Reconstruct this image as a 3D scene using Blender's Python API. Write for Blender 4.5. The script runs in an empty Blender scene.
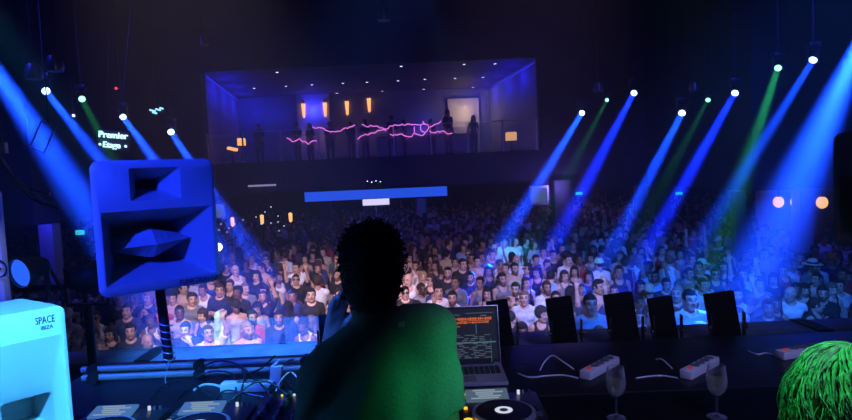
import bpy, bmesh, math, random
import numpy as np
from mathutils import Vector, Matrix
random.seed(7); rng = np.random.default_rng(7)
SC = bpy.context.scene
COL = SC.collection
PI = math.pi

# ------------------------------------------------------------------ camera
FPX, W, H = 600.0, 852, 420
CAMZ = 3.6
PITCH, ROLL = math.atan(40/600), math.radians(-2.5)
CM = Matrix.Rotation(PI/2-PITCH, 4, 'X') @ Matrix.Rotation(ROLL, 4, 'Z')
cd = bpy.data.cameras.new('camera'); cam = bpy.data.objects.new('camera', cd); COL.objects.link(cam)
cam.matrix_world = Matrix.Translation((0, 0, CAMZ)) @ CM
cd.sensor_fit = 'HORIZONTAL'; cd.sensor_width = 36; cd.lens = 36*FPX/W; cd.clip_start = .05; cd.clip_end = 200
SC.camera = cam
CM3 = CM.to_3x3(); CI3 = CM3.inverted()
def at(px, py, d):                       # world point on the sight line through a photo point at world depth y = d
    r = CM3 @ Vector(((px-W/2)/FPX, -(py-H/2)/FPX, -1)); return Vector((0, 0, CAMZ)) + r*(d/r.y)
def onz(px, py, z):                      # the same on a horizontal plane
    r = CM3 @ Vector(((px-W/2)/FPX, -(py-H/2)/FPX, -1)); return Vector((0, 0, CAMZ)) + r*((z-CAMZ)/r.z)
def proj(p):
    c = CI3 @ (Vector(p)-Vector((0, 0, CAMZ))); return (W/2+FPX*c.x/-c.z, H/2-FPX*c.y/-c.z)

# ------------------------------------------------------------------ materials
def nodes(name):
    m = bpy.data.materials.new(name); m.use_nodes = True; return m, m.node_tree.nodes, m.node_tree.links, m.node_tree.nodes['Principled BSDF']
def mat(name, col, rough=.5, metal=0., vary=.25, scale=14., bump=.0, spec=None, coat=0.):
    m, n, l, b = nodes(name)
    b.inputs['Roughness'].default_value = rough; b.inputs['Metallic'].default_value = metal
    if spec is not None: b.inputs['Specular IOR Level'].default_value = spec
    if coat: b.inputs['Coat Weight'].default_value = coat
    tc = n.new('ShaderNodeTexCoord'); nz = n.new('ShaderNodeTexNoise'); nz.inputs['Scale'].default_value = scale; nz.inputs['Detail'].default_value = 4
    l.new(tc.outputs['Object'], nz.inputs['Vector'])
    rp = n.new('ShaderNodeValToRGB'); rp.color_ramp.elements[0].position = .3; rp.color_ramp.elements[1].position = .75
    rp.color_ramp.elements[0].color = (*[c*(1-vary) for c in col], 1); rp.color_ramp.elements[1].color = (*[min(1, c*(1+vary*.4)) for c in col], 1)
    l.new(nz.outputs['Fac'], rp.inputs['Fac']); l.new(rp.outputs['Color'], b.inputs['Base Color'])
    if bump:
        bp = n.new('ShaderNodeBump'); bp.inputs['Strength'].default_value = bump; bp.inputs['Distance'].default_value = .01
        l.new(nz.outputs['Fac'], bp.inputs['Height']); l.new(bp.outputs['Normal'], b.inputs['Normal'])
    return m
def emit(name, col, s, sample='NONE', body=(.02, .02, .02)):
    m, n, l, b = nodes(name)
    b.inputs['Base Color'].default_value = (*body, 1); b.inputs['Emission Color'].default_value = (*col, 1); b.inputs['Emission Strength'].default_value = s
    try: m.cycles.emission_sampling = sample
    except Exception: pass
    return m
def glass(name, col=(.9, .95, 1), rough=.02, alpha=.12):
    m, n, l, b = nodes(name)
    b.inputs['Base Color'].default_value = (*col, 1); b.inputs['Roughness'].default_value = rough; b.inputs['Alpha'].default_value = alpha
    return m
def objcol(name, rough, bump=0., bscale=30., paint=False, sheen=0.):
    m, n, l, b = nodes(name); oi = n.new('ShaderNodeObjectInfo'); b.inputs['Roughness'].default_value = rough
    out = oi.outputs['Color']
    tc = n.new('ShaderNodeTexCoord'); nz = n.new('ShaderNodeTexNoise'); nz.inputs['Scale'].default_value = bscale; nz.inputs['Detail'].default_value = 3
    l.new(tc.outputs['Object'], nz.inputs['Vector'])
    if paint:
        a = n.new('ShaderNodeAttribute'); a.attribute_name = 'paint'
        mx = n.new('ShaderNodeMix'); mx.data_type = 'RGBA'
        l.new(a.outputs['Alpha'], mx.inputs[0]); l.new(out, mx.inputs[6]); l.new(a.outputs['Color'], mx.inputs[7]); out = mx.outputs[2]
    mr = n.new('ShaderNodeMapRange'); mr.inputs[1].default_value = .3; mr.inputs[2].default_value = .7; mr.inputs[3].default_value = .8; mr.inputs[4].default_value = 1.1
    l.new(nz.outputs['Fac'], mr.inputs[0])
    mu = n.new('ShaderNodeMix'); mu.data_type = 'RGBA'; mu.blend_type = 'MULTIPLY'; mu.inputs[0].default_value = 1
    l.new(out, mu.inputs[6]); l.new(mr.outputs[0], mu.inputs[7]); l.new(mu.outputs[2], b.inputs['Base Color'])
    if sheen: b.inputs['Sheen Weight'].default_value = sheen
    if bump:
        bp = n.new('ShaderNodeBump'); bp.inputs['Strength'].default_value = bump; bp.inputs['Distance'].default_value = .02
        l.new(nz.outputs['Fac'], bp.inputs['Height']); l.new(bp.outputs['Normal'], b.inputs['Normal'])
    return m
M = {}
M['black'] = mat('black_paint', (.012, .012, .014), .45)
M['blackm'] = mat('black_matte', (.008, .008, .009), .8)
M['flood'] = mat('flat_black', (.003, .003, .004), .7, spec=.15)
M['plastic'] = mat('black_plastic', (.02, .02, .022), .35, vary=.15)
M['metal'] = mat('grey_metal', (.35, .35, .37), .35, .9)
M['alu'] = mat('brushed_aluminium', (.62, .62, .64), .4, .7, vary=.06, scale=60)
M['white'] = mat('white_lacquer', (.78, .79, .80), .38, vary=.05)
M['whitep'] = mat('white_plastic', (.72, .72, .72), .35, vary=.05)
M['dark'] = mat('dark_wall_paint', (.022, .021, .028), .8, vary=.35, scale=2)
M['ceil'] = mat('dark_ceiling_paint', (.009, .009, .013), .9, vary=.4, scale=1.2)
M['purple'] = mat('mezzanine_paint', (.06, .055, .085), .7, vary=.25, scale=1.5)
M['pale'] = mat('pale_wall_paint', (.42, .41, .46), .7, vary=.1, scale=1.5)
M['beige'] = mat('beige_plaster', (.55, .47, .38), .8, vary=.15, scale=2)
M['floor'] = mat('dance_floor_boards', (.04, .035, .035), .5, vary=.4, scale=3)
M['stage'] = mat('stage_floor_carpet', (.02, .02, .022), .9, vary=.4, scale=40, bump=.3)
M['counter'] = mat('counter_laminate', (.003, .003, .004), .75, vary=.35, scale=7, spec=.1)
M['drape'] = mat('purple_drape', (.09, .035, .12), .8, vary=.75, scale=2.2, bump=.6)
M['red'] = emit('red_switch', (1, .08, .02), .22, body=(.5, .03, .02))
M['paint'] = mat('grey_painted_steel', (.22, .22, .24), .35, vary=.15)
M['shelf'] = mat('shelf_laminate', (.012, .012, .014), .4, vary=.3, scale=6)
M['spk'] = mat('grey_lacquer', (.33, .34, .37), .42, vary=.06)
M['matwhite'] = mat('white_posts', (.75, .75, .78), .6, vary=.08)
M['grey'] = mat('grey_plastic', (.16, .16, .17), .5, vary=.1)
M['glass'] = glass('clear_glass', alpha=.10)
M['wine'] = glass('pale_wine', (.75, .70, .30), alpha=.13)
M['skin'] = objcol('skin', .5, paint=True)
M['cloth'] = objcol('cloth', .85, bump=.5, bscale=16)
M['hair'] = objcol('hair', .6, bump=.9, bscale=90)
M['thing'] = objcol('hard_plastic', .4)

# ------------------------------------------------------------------ scene tree helpers
def prop(o, label=None, cat=None, group=None, kind=None):
    if label: o['label'] = label
    if cat: o['category'] = cat
    if group: o['group'] = group
    if kind: o['kind'] = kind
    return o
def empty(name, label, cat, loc=(0, 0, 0), rz=0., group=None):
    o = bpy.data.objects.new(name, None); COL.objects.link(o); o.location = loc; o.rotation_euler = (0, 0, rz); o.empty_display_size = .1
    return prop(o, label, cat, group)
def link(name, me, parent=None, material=None):
    o = bpy.data.objects.new(name, me); COL.objects.link(o)
    if material is not None and not me.materials: me.materials.append(material)
    if parent: o.parent = parent
    return o
class B:
    """collects shapes for ONE mesh"""
    def __init__(s): s.bm = bmesh.new()
    def box(s, c, d, rot=None, bevel=0., taper=None):
        r = bmesh.ops.create_cube(s.bm, size=1); vs = r['verts']
        for v in vs:
            k = taper if (taper and v.co.z > 0) else 1
            v.co = Vector((v.co.x*d[0]*k, v.co.y*d[1]*k, v.co.z*d[2]))
        if bevel:
            es = list({e for v in vs for e in v.link_edges})
            g = bmesh.ops.bevel(s.bm, geom=es, offset=bevel, segments=2, affect='EDGES', profile=.6)
            vs = list({v for f in g['faces'] for v in f.verts} | {v for v in vs if v.is_valid})
        Mx = Matrix.Translation(c) @ (rot.to_4x4() if rot else Matrix())
        bmesh.ops.transform(s.bm, matrix=Mx, verts=vs); return s
    def cyl(s, a, b, r, r2=None, seg=16, cap=True):
        a, b = Vector(a), Vector(b); d = b-a
        g = bmesh.ops.create_cone(s.bm, cap_ends=cap, segments=seg, radius1=r, radius2=r if r2 is None else r2, depth=d.length)
        bmesh.ops.transform(s.bm, matrix=Matrix.Translation((a+b)/2) @ d.to_track_quat('Z', 'Y').to_matrix().to_4x4(), verts=g['verts']); return s
    def ball(s, c, r, sub=2, scale=(1, 1, 1)):
        g = bmesh.ops.create_icosphere(s.bm, subdivisions=sub, radius=r)
        bmesh.ops.transform(s.bm, matrix=Matrix.Translation(c) @ Matrix.Diagonal((*scale, 1)), verts=g['verts']); return s
    def lathe(s, prof, seg=24, c=(0, 0, 0)):
        c = Vector(c); rings = []
        for r, z in prof:
            rings.append([s.bm.verts.new(c+Vector((r*math.cos(2*PI*i/seg), r*math.sin(2*PI*i/seg), z))) for i in range(seg)])
        for A, Bq in zip(rings, rings[1:]):
            for i in range(seg): s.bm.faces.new((A[i], A[(i+1) % seg], Bq[(i+1) % seg], Bq[i]))
        return s
    def tube(s, pts, r, seg=8, closed=False, taper=False):
        pts = [Vector(p) for p in pts]; n = len(pts); rings = []; up = Vector((0, 0, 1)); prev = None
        for i, p in enumerate(pts):
            t = (pts[(i+1) % n]-pts[i-1]) if closed else (pts[min(i+1, n-1)]-pts[max(i-1, 0)])
            if t.length < 1e-9: t = Vector((1, 0, 0))
            t.normalize()
            x = (up.cross(t) if prev is None else prev - t*prev.dot(t))
            if x.length < 1e-4: x = Vector((1, 0, 0)).cross(t)
            x.normalize(); prev = x; y = t.cross(x)
            rr = r*(1-.85*i/(n-1)) if taper else r
            rings.append([s.bm.verts.new(p+(x*math.cos(2*PI*k/seg)+y*math.sin(2*PI*k/seg))*rr) for k in range(seg)])
        pr = list(zip(rings, rings[1:]))+([(rings[-1], rings[0])] if closed else [])
        for A, Bq in pr:
            for k in range(seg): s.bm.faces.new((A[k], A[(k+1) % seg], Bq[(k+1) % seg], Bq[k]))
        if not closed:
            s.bm.faces.new(rings[0][::-1]); s.bm.faces.new(rings[-1])
        return s
    def quad(s, *p):
        s.bm.faces.new([s.bm.verts.new(q) for q in p]); return s
    def loft(s, loops, capa=False, capb=False):
        R = [[s.bm.verts.new(p) for p in L] for L in loops]; n = len(R[0])
        for A, Bq in zip(R, R[1:]):
            for i in range(n): s.bm.faces.new((A[i], A[(i+1) % n], Bq[(i+1) % n], Bq[i]))
        if capa: s.bm.faces.new(R[0][::-1])
        if capb: s.bm.faces.new(R[-1])
        return s
    def plate(s, outline, holes):          # flat face with holes
        es = []
        for L in [outline]+holes:
            vs = [s.bm.verts.new(p) for p in L]
            es += [s.bm.edges.new((vs[i], vs[(i+1) % len(vs)])) for i in range(len(vs))]
        bmesh.ops.triangle_fill(s.bm, use_beauty=True, edges=es); return s
    def xf(s, Mx): bmesh.ops.transform(s.bm, matrix=Mx, verts=s.bm.verts); return s
    def mesh(s, name, smooth=False, weld=True):
        if weld: bmesh.ops.remove_doubles(s.bm, verts=s.bm.verts, dist=1e-5)
        bmesh.ops.recalc_face_normals(s.bm, faces=s.bm.faces)
        me = bpy.data.meshes.new(name); s.bm.to_mesh(me); s.bm.free()
        if smooth:
            me.polygons.foreach_set('use_smooth', [True]*len(me.polygons))
            me.set_sharp_from_angle(angle=math.radians(40))
        return me
    def obj(s, name, material, parent=None, smooth=True):
        return link(name, s.mesh(name, smooth), parent, material)
def struct(name, b, material): return prop(b.obj(name, material, smooth=False), kind='structure')
def text_mesh(body, size, depth=.002, shear=0., offset=0.):
    cu = bpy.data.curves.new('t', 'FONT'); cu.body = body; cu.size = size; cu.extrude = depth; cu.align_x = 'CENTER'; cu.align_y = 'CENTER'; cu.shear = shear; cu.offset = offset
    cu.resolution_u = 3
    o = bpy.data.objects.new('t', cu); COL.objects.link(o); bpy.context.view_layer.update()
    me = bpy.data.meshes.new_from_object(o.evaluated_get(bpy.context.evaluated_depsgraph_get()))
    bpy.data.objects.remove(o); bpy.data.curves.remove(cu); return me
def rrect(x0, x1, z0, z1, r, y, n=5):
    P = []
    for cx, cz, a0 in ((x1-r, z1-r, 0), (x0+r, z1-r, PI/2), (x0+r, z0+r, PI), (x1-r, z0+r, 1.5*PI)):
        for i in range(n+1):
            a = a0+PI/2*i/n; P.append((cx+r*math.cos(a), y, cz+r*math.sin(a)))
    return P
def ordinal(n):
    w = ['first', 'second', 'third', 'fourth', 'fifth', 'sixth', 'seventh', 'eighth', 'ninth', 'tenth', 'eleventh', 'twelfth', 'thirteenth', 'fourteenth', 'fifteenth', 'sixteenth', 'seventeenth', 'eighteenth', 'nineteenth', 'twentieth']
    return w[n-1] if n <= len(w) else 'twenty-'+w[n-21] if n < 30 else f'{n}th'
def twin(o, parent=None):                 # a thing with copies of its parts and sub-parts
    c = o.copy(); COL.objects.link(c); c.parent = parent
    for ch in list(o.children): 
        if ch.type != 'LIGHT': twin(ch, c)
    return c

# ------------------------------------------------------------------ signed distance bodies
class Field:
    def __init__(s, xs, ys, zs): s.x, s.y, s.z = (np.asarray(a, np.float32) for a in (xs, ys, zs)); s.sh = (len(xs), len(ys), len(zs))
    def new(s): return np.full(s.sh, .25, np.float32)
    def sub(s, lo, hi):
        sl = []
        for a, l, h in zip((s.x, s.y, s.z), lo, hi): sl.append(slice(max(0, int(np.searchsorted(a, l))-1), min(len(a), int(np.searchsorted(a, h))+1)))
        sl = tuple(sl); return sl, s.x[sl[0]][:, None, None], s.y[sl[1]][None, :, None], s.z[sl[2]][None, None, :]
    def put(s, F, sl, d, k, neg=False):
        f = F[sl]
        if neg:
            d = -d; h = np.clip(.5-.5*(f-d)/k, 0, 1); F[sl] = f*(1-h)+d*h+k*h*(1-h)
        else:
            h = np.clip(.5+.5*(f-d)/k, 0, 1); F[sl] = f*(1-h)+d*h-k*h*(1-h)
    def cone(s, F, a, b, ra, rb, k=.03):
        a, b = np.array(a, float), np.array(b, float); m = max(ra, rb)+.06+k
        sl, X, Y, Z = s.sub(np.minimum(a, b)-m, np.maximum(a, b)+m); d = b-a; L = max(float(d@d), 1e-9)
        t = np.clip(((X-a[0])*d[0]+(Y-a[1])*d[1]+(Z-a[2])*d[2])/L, 0, 1)
        D = np.sqrt((X-a[0]-t*d[0])**2+(Y-a[1]-t*d[1])**2+(Z-a[2]-t*d[2])**2)-(ra+(rb-ra)*t); s.put(F, sl, D, k)
    def ell(s, F, c, r, k=.03, R=None, neg=False):
        c, r = np.array(c, float), np.array(r, float); m = r.max()+.06+k
        sl, X, Y, Z = s.sub(c-m, c+m); X, Y, Z = X-c[0], Y-c[1], Z-c[2]
        if R is not None:
            X, Y, Z = (R[0][i]*X+R[1][i]*Y+R[2][i]*Z for i in range(3))
        q = np.sqrt((X/r[0])**2+(Y/r[1])**2+(Z/r[2])**2); g = np.sqrt((X/r[0]**2)**2+(Y/r[1]**2)**2+(Z/r[2]**2)**2)
        s.put(F, sl, q*(q-1)/np.maximum(g, 1e-6), k, neg)
    def nets(s, F, name, paint=None, smooth=True):
        F = F.copy(); F[[0, -1]] = .1; F[:, [0, -1]] = .1; F[:, :, [0, -1]] = .1
        I = F < 0; nx, ny, nz = F.shape
        cnt = np.zeros((nx-1, ny-1, nz-1), np.int8)
        for a in (0, 1):
            for b in (0, 1):
                for c in (0, 1): cnt += I[a:nx-1+a, b:ny-1+b, c:nz-1+c]
        ci = np.argwhere((cnt > 0) & (cnt < 8)); n = len(ci)
        if n == 0: return bpy.data.meshes.new(name), np.zeros((0, 3))
        vid = np.full(cnt.shape, -1, np.int32); vid[tuple(ci.T)] = np.arange(n)
        acc = np.zeros((n, 3)); num = np.zeros(n); ax = (s.x, s.y, s.z)
        for d in range(3):
            o1, o2 = [e for e in range(3) if e != d]
            for a in (0, 1):
                for b in (0, 1):
                    p = ci.copy(); p[:, o1] += a; p[:, o2] += b; q = p.copy(); q[:, d] += 1
                    fp, fq = F[tuple(p.T)], F[tuple(q.T)]; cr = (fp < 0) != (fq < 0)
                    t = np.where(cr, fp/np.where(cr, fp-fq, 1), 0)
                    P = np.stack([ax[e][p[:, e]] for e in range(3)], 1).astype(float); P[:, d] += t*(ax[d][q[:, d]]-ax[d][p[:, d]])
                    acc += P*cr[:, None]; num += cr
        V = acc/num[:, None]; faces = []
        for d in range(3):
            o1, o2 = (d+1) % 3, (d+2) % 3
            A = np.swapaxes(I, 0, d) if d else I
            sl0 = [slice(None)]*3; sl1 = [slice(None)]*3; sl0[d] = slice(0, -1); sl1[d] = slice(1, None)
            e = np.argwhere(I[tuple(sl0)] != I[tuple(sl1)])
            e = e[(e[:, o1] > 0) & (e[:, o2] > 0)]
            c = [e.copy() for _ in range(4)]
            c[0][:, o1] -= 1; c[0][:, o2] -= 1; c[1][:, o2] -= 1; c[3][:, o1] -= 1
            Q = np.stack([vid[tuple(k.T)] for k in c], 1); ins = I[tuple(e.T)]
            Q[~ins] = Q[~ins][:, ::-1]; faces.append(Q)
        Q = np.concatenate(faces); Q = Q[(Q >= 0).all(1)]
        return raw_mesh(name, V, Q, paint, smooth), V
def raw_mesh(name, V, Q, paint=None, smooth=True):
    me = bpy.data.meshes.new(name); me.vertices.add(len(V)); me.vertices.foreach_set('co', np.asarray(V, np.float32).ravel())
    me.loops.add(Q.size); me.loops.foreach_set('vertex_index', Q.astype(np.int32).ravel())
    me.polygons.add(len(Q)); me.polygons.foreach_set('loop_start', np.arange(0, Q.size, Q.shape[1], dtype=np.int32))
    if smooth: me.polygons.foreach_set('use_smooth', np.ones(len(Q), bool))
    if paint is not None:
        at_ = me.attributes.new('paint', 'FLOAT_COLOR', 'POINT'); at_.data.foreach_set('color', np.asarray(paint(V) if callable(paint) else paint, np.float32).ravel())
    me.update(calc_edges=True); return me

def rotm(yaw, pitch, rollz=0.): return np.array((Matrix.Rotation(yaw, 3, 'Z') @ Matrix.Rotation(pitch, 3, 'X') @ Matrix.Rotation(rollz, 3, 'Y')))
NECK = np.array((0, .012, 1.50)); HC = np.array((0, 0, 1.63))
def hand(f, F, w, d, nrm, size=1., curl=.35, k=.01, spread=.16):
    """palm, four unequal bent fingers and a thumb from the side of the palm; d = pointing direction, nrm = palm normal"""
    w = np.array(w, float); d = np.array(d, float); d /= np.linalg.norm(d); nrm = np.array(nrm, float); nrm -= d*(nrm@d); nrm /= np.linalg.norm(nrm); sd = np.cross(d, nrm)
    P = lambda a, b, c: w+(d*a+sd*b+nrm*c)*size
    f.cone(F, P(-.02, 0, 0), P(.03, 0, 0), .026*size, .028*size, .02)
    for b in (-.026, -.009, .009, .026): f.cone(F, P(.02, b*.7, 0), P(.085, b, 0), .017*size, .013*size, .012)
    for b, L in ((-.028, .058), (-.0095, .074), (.0095, .08), (.028, .068)):
        s = b*spread*3; p0 = P(.085, b, 0); p1 = P(.085+L*.55, b+s*L*3, curl*L*.45); p2 = P(.085+L*(1-.35*curl), b+s*L*5, curl*L*1.15)
        f.cone(F, p0, p1, .0105*size, .0095*size, k); f.cone(F, p1, p2, .0095*size, .0075*size, k)
    f.cone(F, P(.025, .026, .004), P(.065, .058, .018), .015*size, .011*size, .012); f.cone(F, P(.065, .058, .018), P(.098, .066, .03), .011*size, .009*size, k)
def head(f, F, R, c, fem=False, k0=.03, big=1.):
    """skull, face, jaw, nose, brows, eye sockets, lips and ears; R turns the head, c its centre"""
    L = lambda x, y, z: c+R@(np.array((x, y, z))*big)
    r3 = lambda *r: np.array(r)*big
    f.ell(F, L(0, .014, .030), r3(.072, .092, .086), k0, R); f.ell(F, L(0, -.028, -.028), r3(.058, .062, .088), .03, R)
    f.ell(F, L(0, -.056, -.098), r3(.026, .026, .022) if fem else r3(.033, .029, .026), .03, R)
    for s in (-1, 1):
        f.ell(F, L(s*.046, -.012, -.068), r3(.016, .04, .03), .03, R)
        f.ell(F, L(s*.036, -.064, -.028), r3(.020, .02, .022), .02, R)
        f.ell(F, L(s*.030, -.103, .010), r3(.017, .016, .011), .010, R, neg=True)
        f.cone(F, L(s*.012, -.086, .026), L(s*.046, -.072, .026), .009, .008, .01)
        f.ell(F, L(s*.030, -.076, .010), r3(.0125, .0125, .0105), .003, R)
        f.ell(F, L(s*.075, .016, -.006), r3(.010, .022, .033), .008, R)
    f.cone(F, L(0, -.086, .016), L(0, -.106, -.026), .009, .0135, .010)
    for s in (-1, 1): f.ell(F, L(s*.012, -.094, -.030), r3(.010, .012, .009), .006, R)
    f.cone(F, L(-.020, -.080, -.062), L(.020, -.080, -.062), .0085, .0085, .008); f.ell(F, L(0, -.088, -.066), r3(.016, .009, .009), .006, R)
ARMS = {   # elbow, wrist, hand direction, palm normal for the right-hand side x > 0 (mirrored for the other)
 'down': ((.205, .03, 1.14), (.205, -.05, .90), (0, -.15, -1), (-1, 0, 0)),
 'up': ((.27, -.08, 1.64), (.21, -.13, 1.88), (-.1, -.15, 1), (0, -1, 0)),
 'high': ((.23, -.04, 1.69), (.25, -.07, 1.94), (.1, -.1, 1), (-.3, -1, 0)),
 'point': ((.23, -.19, 1.56), (.22, -.37, 1.75), (0, -.7, .7), (0, -.7, -.7)),
 'face': ((.19, -.19, 1.20), (.085, -.205, 1.42), (-.35, .12, 1), (-.3, 1, 0)),
 'crossed': ((.205, -.06, 1.16), (-.02, -.19, 1.20), (-1, .05, .15), (0, 1, 0)),
 'phone': ((.20, -.13, 1.19), (.09, -.23, 1.38), (-.1, -.25, 1), (0, -1, .2)),
 'clap': ((.20, -.09, 1.18), (.06, -.22, 1.33), (-.25, -.35, 1), (-1, 0, 0)),
 'hip': ((.215, .05, 1.16), (.15, -.06, 1.0), (-.6, -.4, -.5), (-1, 0, 0)),
 'low': ((.20, -.02, 1.14), (.16, -.20, 1.03), (-.5, -1, .1), (0, 0, -1)),
}
def person_fields(f, left, right, fem=False, yaw=0., pitch=0., lean=0., hands=True, big=1.08, wide=1.):
    """fields T torso, A arms (list of two), S sleeves, L legs, Hd head and neck"""
    R = rotm(yaw, pitch); hc = NECK+R@(HC-NECK)+np.array((lean, 0, 0)); T = f.new(); sw = (.145 if fem else .165)*wide
    off = np.array((lean*.6, 0, 0)); o2 = np.array((lean*.25, 0, 0))
    f.ell(T, np.array((0, .005, 1.28))+off, ((.135 if fem else .155)*wide, .10*wide, .20), .04); f.cone(T, np.array((-sw+.02, .012, 1.405))+off, np.array((sw-.02, .012, 1.405))+off, .052, .052, .05)
    f.ell(T, np.array((0, .0, 1.08))+o2, ((.112 if fem else .132)*wide, .088*wide, .16), .05); f.ell(T, (0, .015, .93), (.155 if not fem else .158, .115, .13), .05)
    for s in (-1, 1):
        if fem: f.ell(T, np.array((s*.062, -.085, 1.275))+off, (.055, .052, .055), .025)
        else: f.ell(T, np.array((s*.07, -.062, 1.31))+off, (.075, .045, .06), .03)
        f.cone(T, np.array((s*.03, .03, 1.49))+off, np.array((s*sw*.85, .015, 1.42))+off, .035, .035, .04)
    A, S, wr = [], [], []
    for s, pose in ((-1, left), (1, right)):
        e, w, d, n = ARMS[pose]; mx = np.array((s, 1, 1)); e, w, d, n = np.array(e)*mx+off*.7, np.array(w)*mx+off*.7, np.array(d)*mx, np.array(n)*mx
        if wide != 1: e = e+np.array((s*.03*(wide > 1.05), 0, 0))
        sh = np.array((s*sw, .012, 1.405))+off; a = f.new(); q = f.new(); r = .042 if fem else .050
        f.cone(a, sh, e, r, r*.78); f.cone(a, e, w, r*.80, r*.52, .02)
        if hands: hand(f, a, w, d, n, .92 if fem else 1., k=.012)
        else: f.cone(a, w, w+d/np.linalg.norm(d)*.13, .03, .028, .02)
        f.cone(q, sh, e, r+.006, r*.78+.012); A.append(a); S.append((q, e, w, sh)); wr.append((w, d/np.linalg.norm(d), n))
    L = f.new()
    for s in (-1, 1):
        f.cone(L, (s*.085, .01, .92), (s*.095, -.01, .50), .088, .058); f.cone(L, (s*.095, -.01, .50), (s*.10, .03, .09), .056, .038)
        f.cone(L, (s*.10, .045, .05), (s*.115, -.14, .032), .042, .032, .02)
    Hd = f.new(); f.cone(Hd, np.array((0, .022, 1.42))+off, hc+R@np.array((0, .018, -.05)), .052 if not fem else .044, .052 if not fem else .044, .03)
    head(f, Hd, R, hc, fem, big=big)
    return dict(T=T, A=A, S=S, L=L, Hd=Hd, R=R, hc=hc, wr=wr, off=off, sw=sw, big=big)
def smin(a, b, k=.03):
    h = np.clip(.5+.5*(b-a)/k, 0, 1); return b*(1-h)+a*h-k*h*(1-h)
def face_paint(D, beard=0., browc=(.03, .02, .015)):
    R, hc, big = D['R'], D['hc'], D['big']
    def paint(V):
        P = ((V-hc)@R)/big; x, y, z = np.abs(P[:, 0]), P[:, 1], P[:, 2]; C = np.zeros((len(V), 4), np.float32); fr = y < -.035
        def put(m, c, a): C[m] = (*c, a)
        if beard: put(fr & (z < -.045) & (z > -.14) | ((y < .02) & (x > .045) & (z < -.02) & (z > -.11)), browc, beard)
        put(fr & (x < .025) & (np.abs(z+.063) < .0105), (.35, .09, .08), .75)
        put(fr & (np.abs(x-.031) < .018) & (np.abs(z-.033) < .0065), browc, .85)
        put(fr & (((x-.030)/.0165)**2+((z-.010)/.0085)**2 < 1), (.30, .25, .23), .8)
        put(fr & (((x-.030)/.009)**2+((z-.010)/.0095)**2 < 1), (.015, .01, .008), .95)
        put(V[:, 2] < .085, (.02, .02, .022), 1)
        return C
    return paint
def head_local(f, D):
    hc, R, big = D['hc'], D['R'], D['big']; X, Y, Z = f.x[:, None, None]-hc[0], f.y[None, :, None]-hc[1], f.z[None, None, :]-hc[2]
    return [(R[0][i]*X+R[1][i]*Y+R[2][i]*Z)/big for i in range(3)]
def hair_field(f, D, kind):
    hc, R, b = D['hc'], D['R'], D['big']; L = lambda x, y, z: hc+R@(np.array((x, y, z))*b); F = f.new(); r3 = lambda *r: np.array(r)*b
    x, y, z = head_local(f, D); ax = np.abs(x)
    t = {'crop': .010, 'buzz': .008, 'curly': .028, 'long': .016, 'bob': .018, 'tied': .009, 'quiff': .012}[kind]
    f.ell(F, L(0, .016, .032), r3(.073+t, .093+t, .086+t), .01, R)
    line = np.maximum(-(y+.052+.0*x), .0)                       # face cut
    hl = .066 if kind not in ('long', 'bob') else .060
    cut = np.minimum(z-hl+np.clip(ax-.03, 0, 1)*.6, 0)          # below the hairline ...
    facecut = np.minimum(-(y+.045-.35*np.clip(z+.01, -.1, .06)), hl-z-np.clip(ax-.04, 0, .1)*.35)
    F = np.maximum(F, facecut*1.0)
    if kind == 'quiff':
        f.ell(F, L(0, -.045, .105), r3(.05, .045, .03), .02, R)
    if kind in ('long', 'bob'):
        zl = -.30 if kind == 'long' else -.14
        G = f.new()
        for s in (-1, 1):
            f.cone(G, L(s*.062, .02, .03), L(s*.078, .03, zl*.55), .032, .04, .03); f.cone(G, L(s*.078, .03, zl*.55), L(s*.07, .025, zl), .04, .022, .03)
        f.cone(G, L(0, .075, .03), L(0, .085, zl*.6), .05, .06, .03); f.cone(G, L(0, .085, zl*.6), L(0, .09, zl), .06, .03, .03)
        F = smin(F, G, .02); F = np.maximum(F, -(z-zl-.02)*1.0-.05)
    else: F = np.maximum(F, -(z+.055+.25*np.clip(-y+.02, -.05, .1)*-1))
    if kind == 'tied':
        f.ell(F, L(0, .115, .075), r3(.035, .035, .035), .012, R); f.cone(F, L(0, .12, .06), L(0, .135, -.12), .024, .014, .02)
    if kind == 'curly': F = F+.009*np.sin(x*170)*np.sin(y*160+1)*np.sin(z*150+2)
    if kind in ('long', 'bob'): F = F+.004*np.sin(x*240+y*160)
    return F
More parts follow.
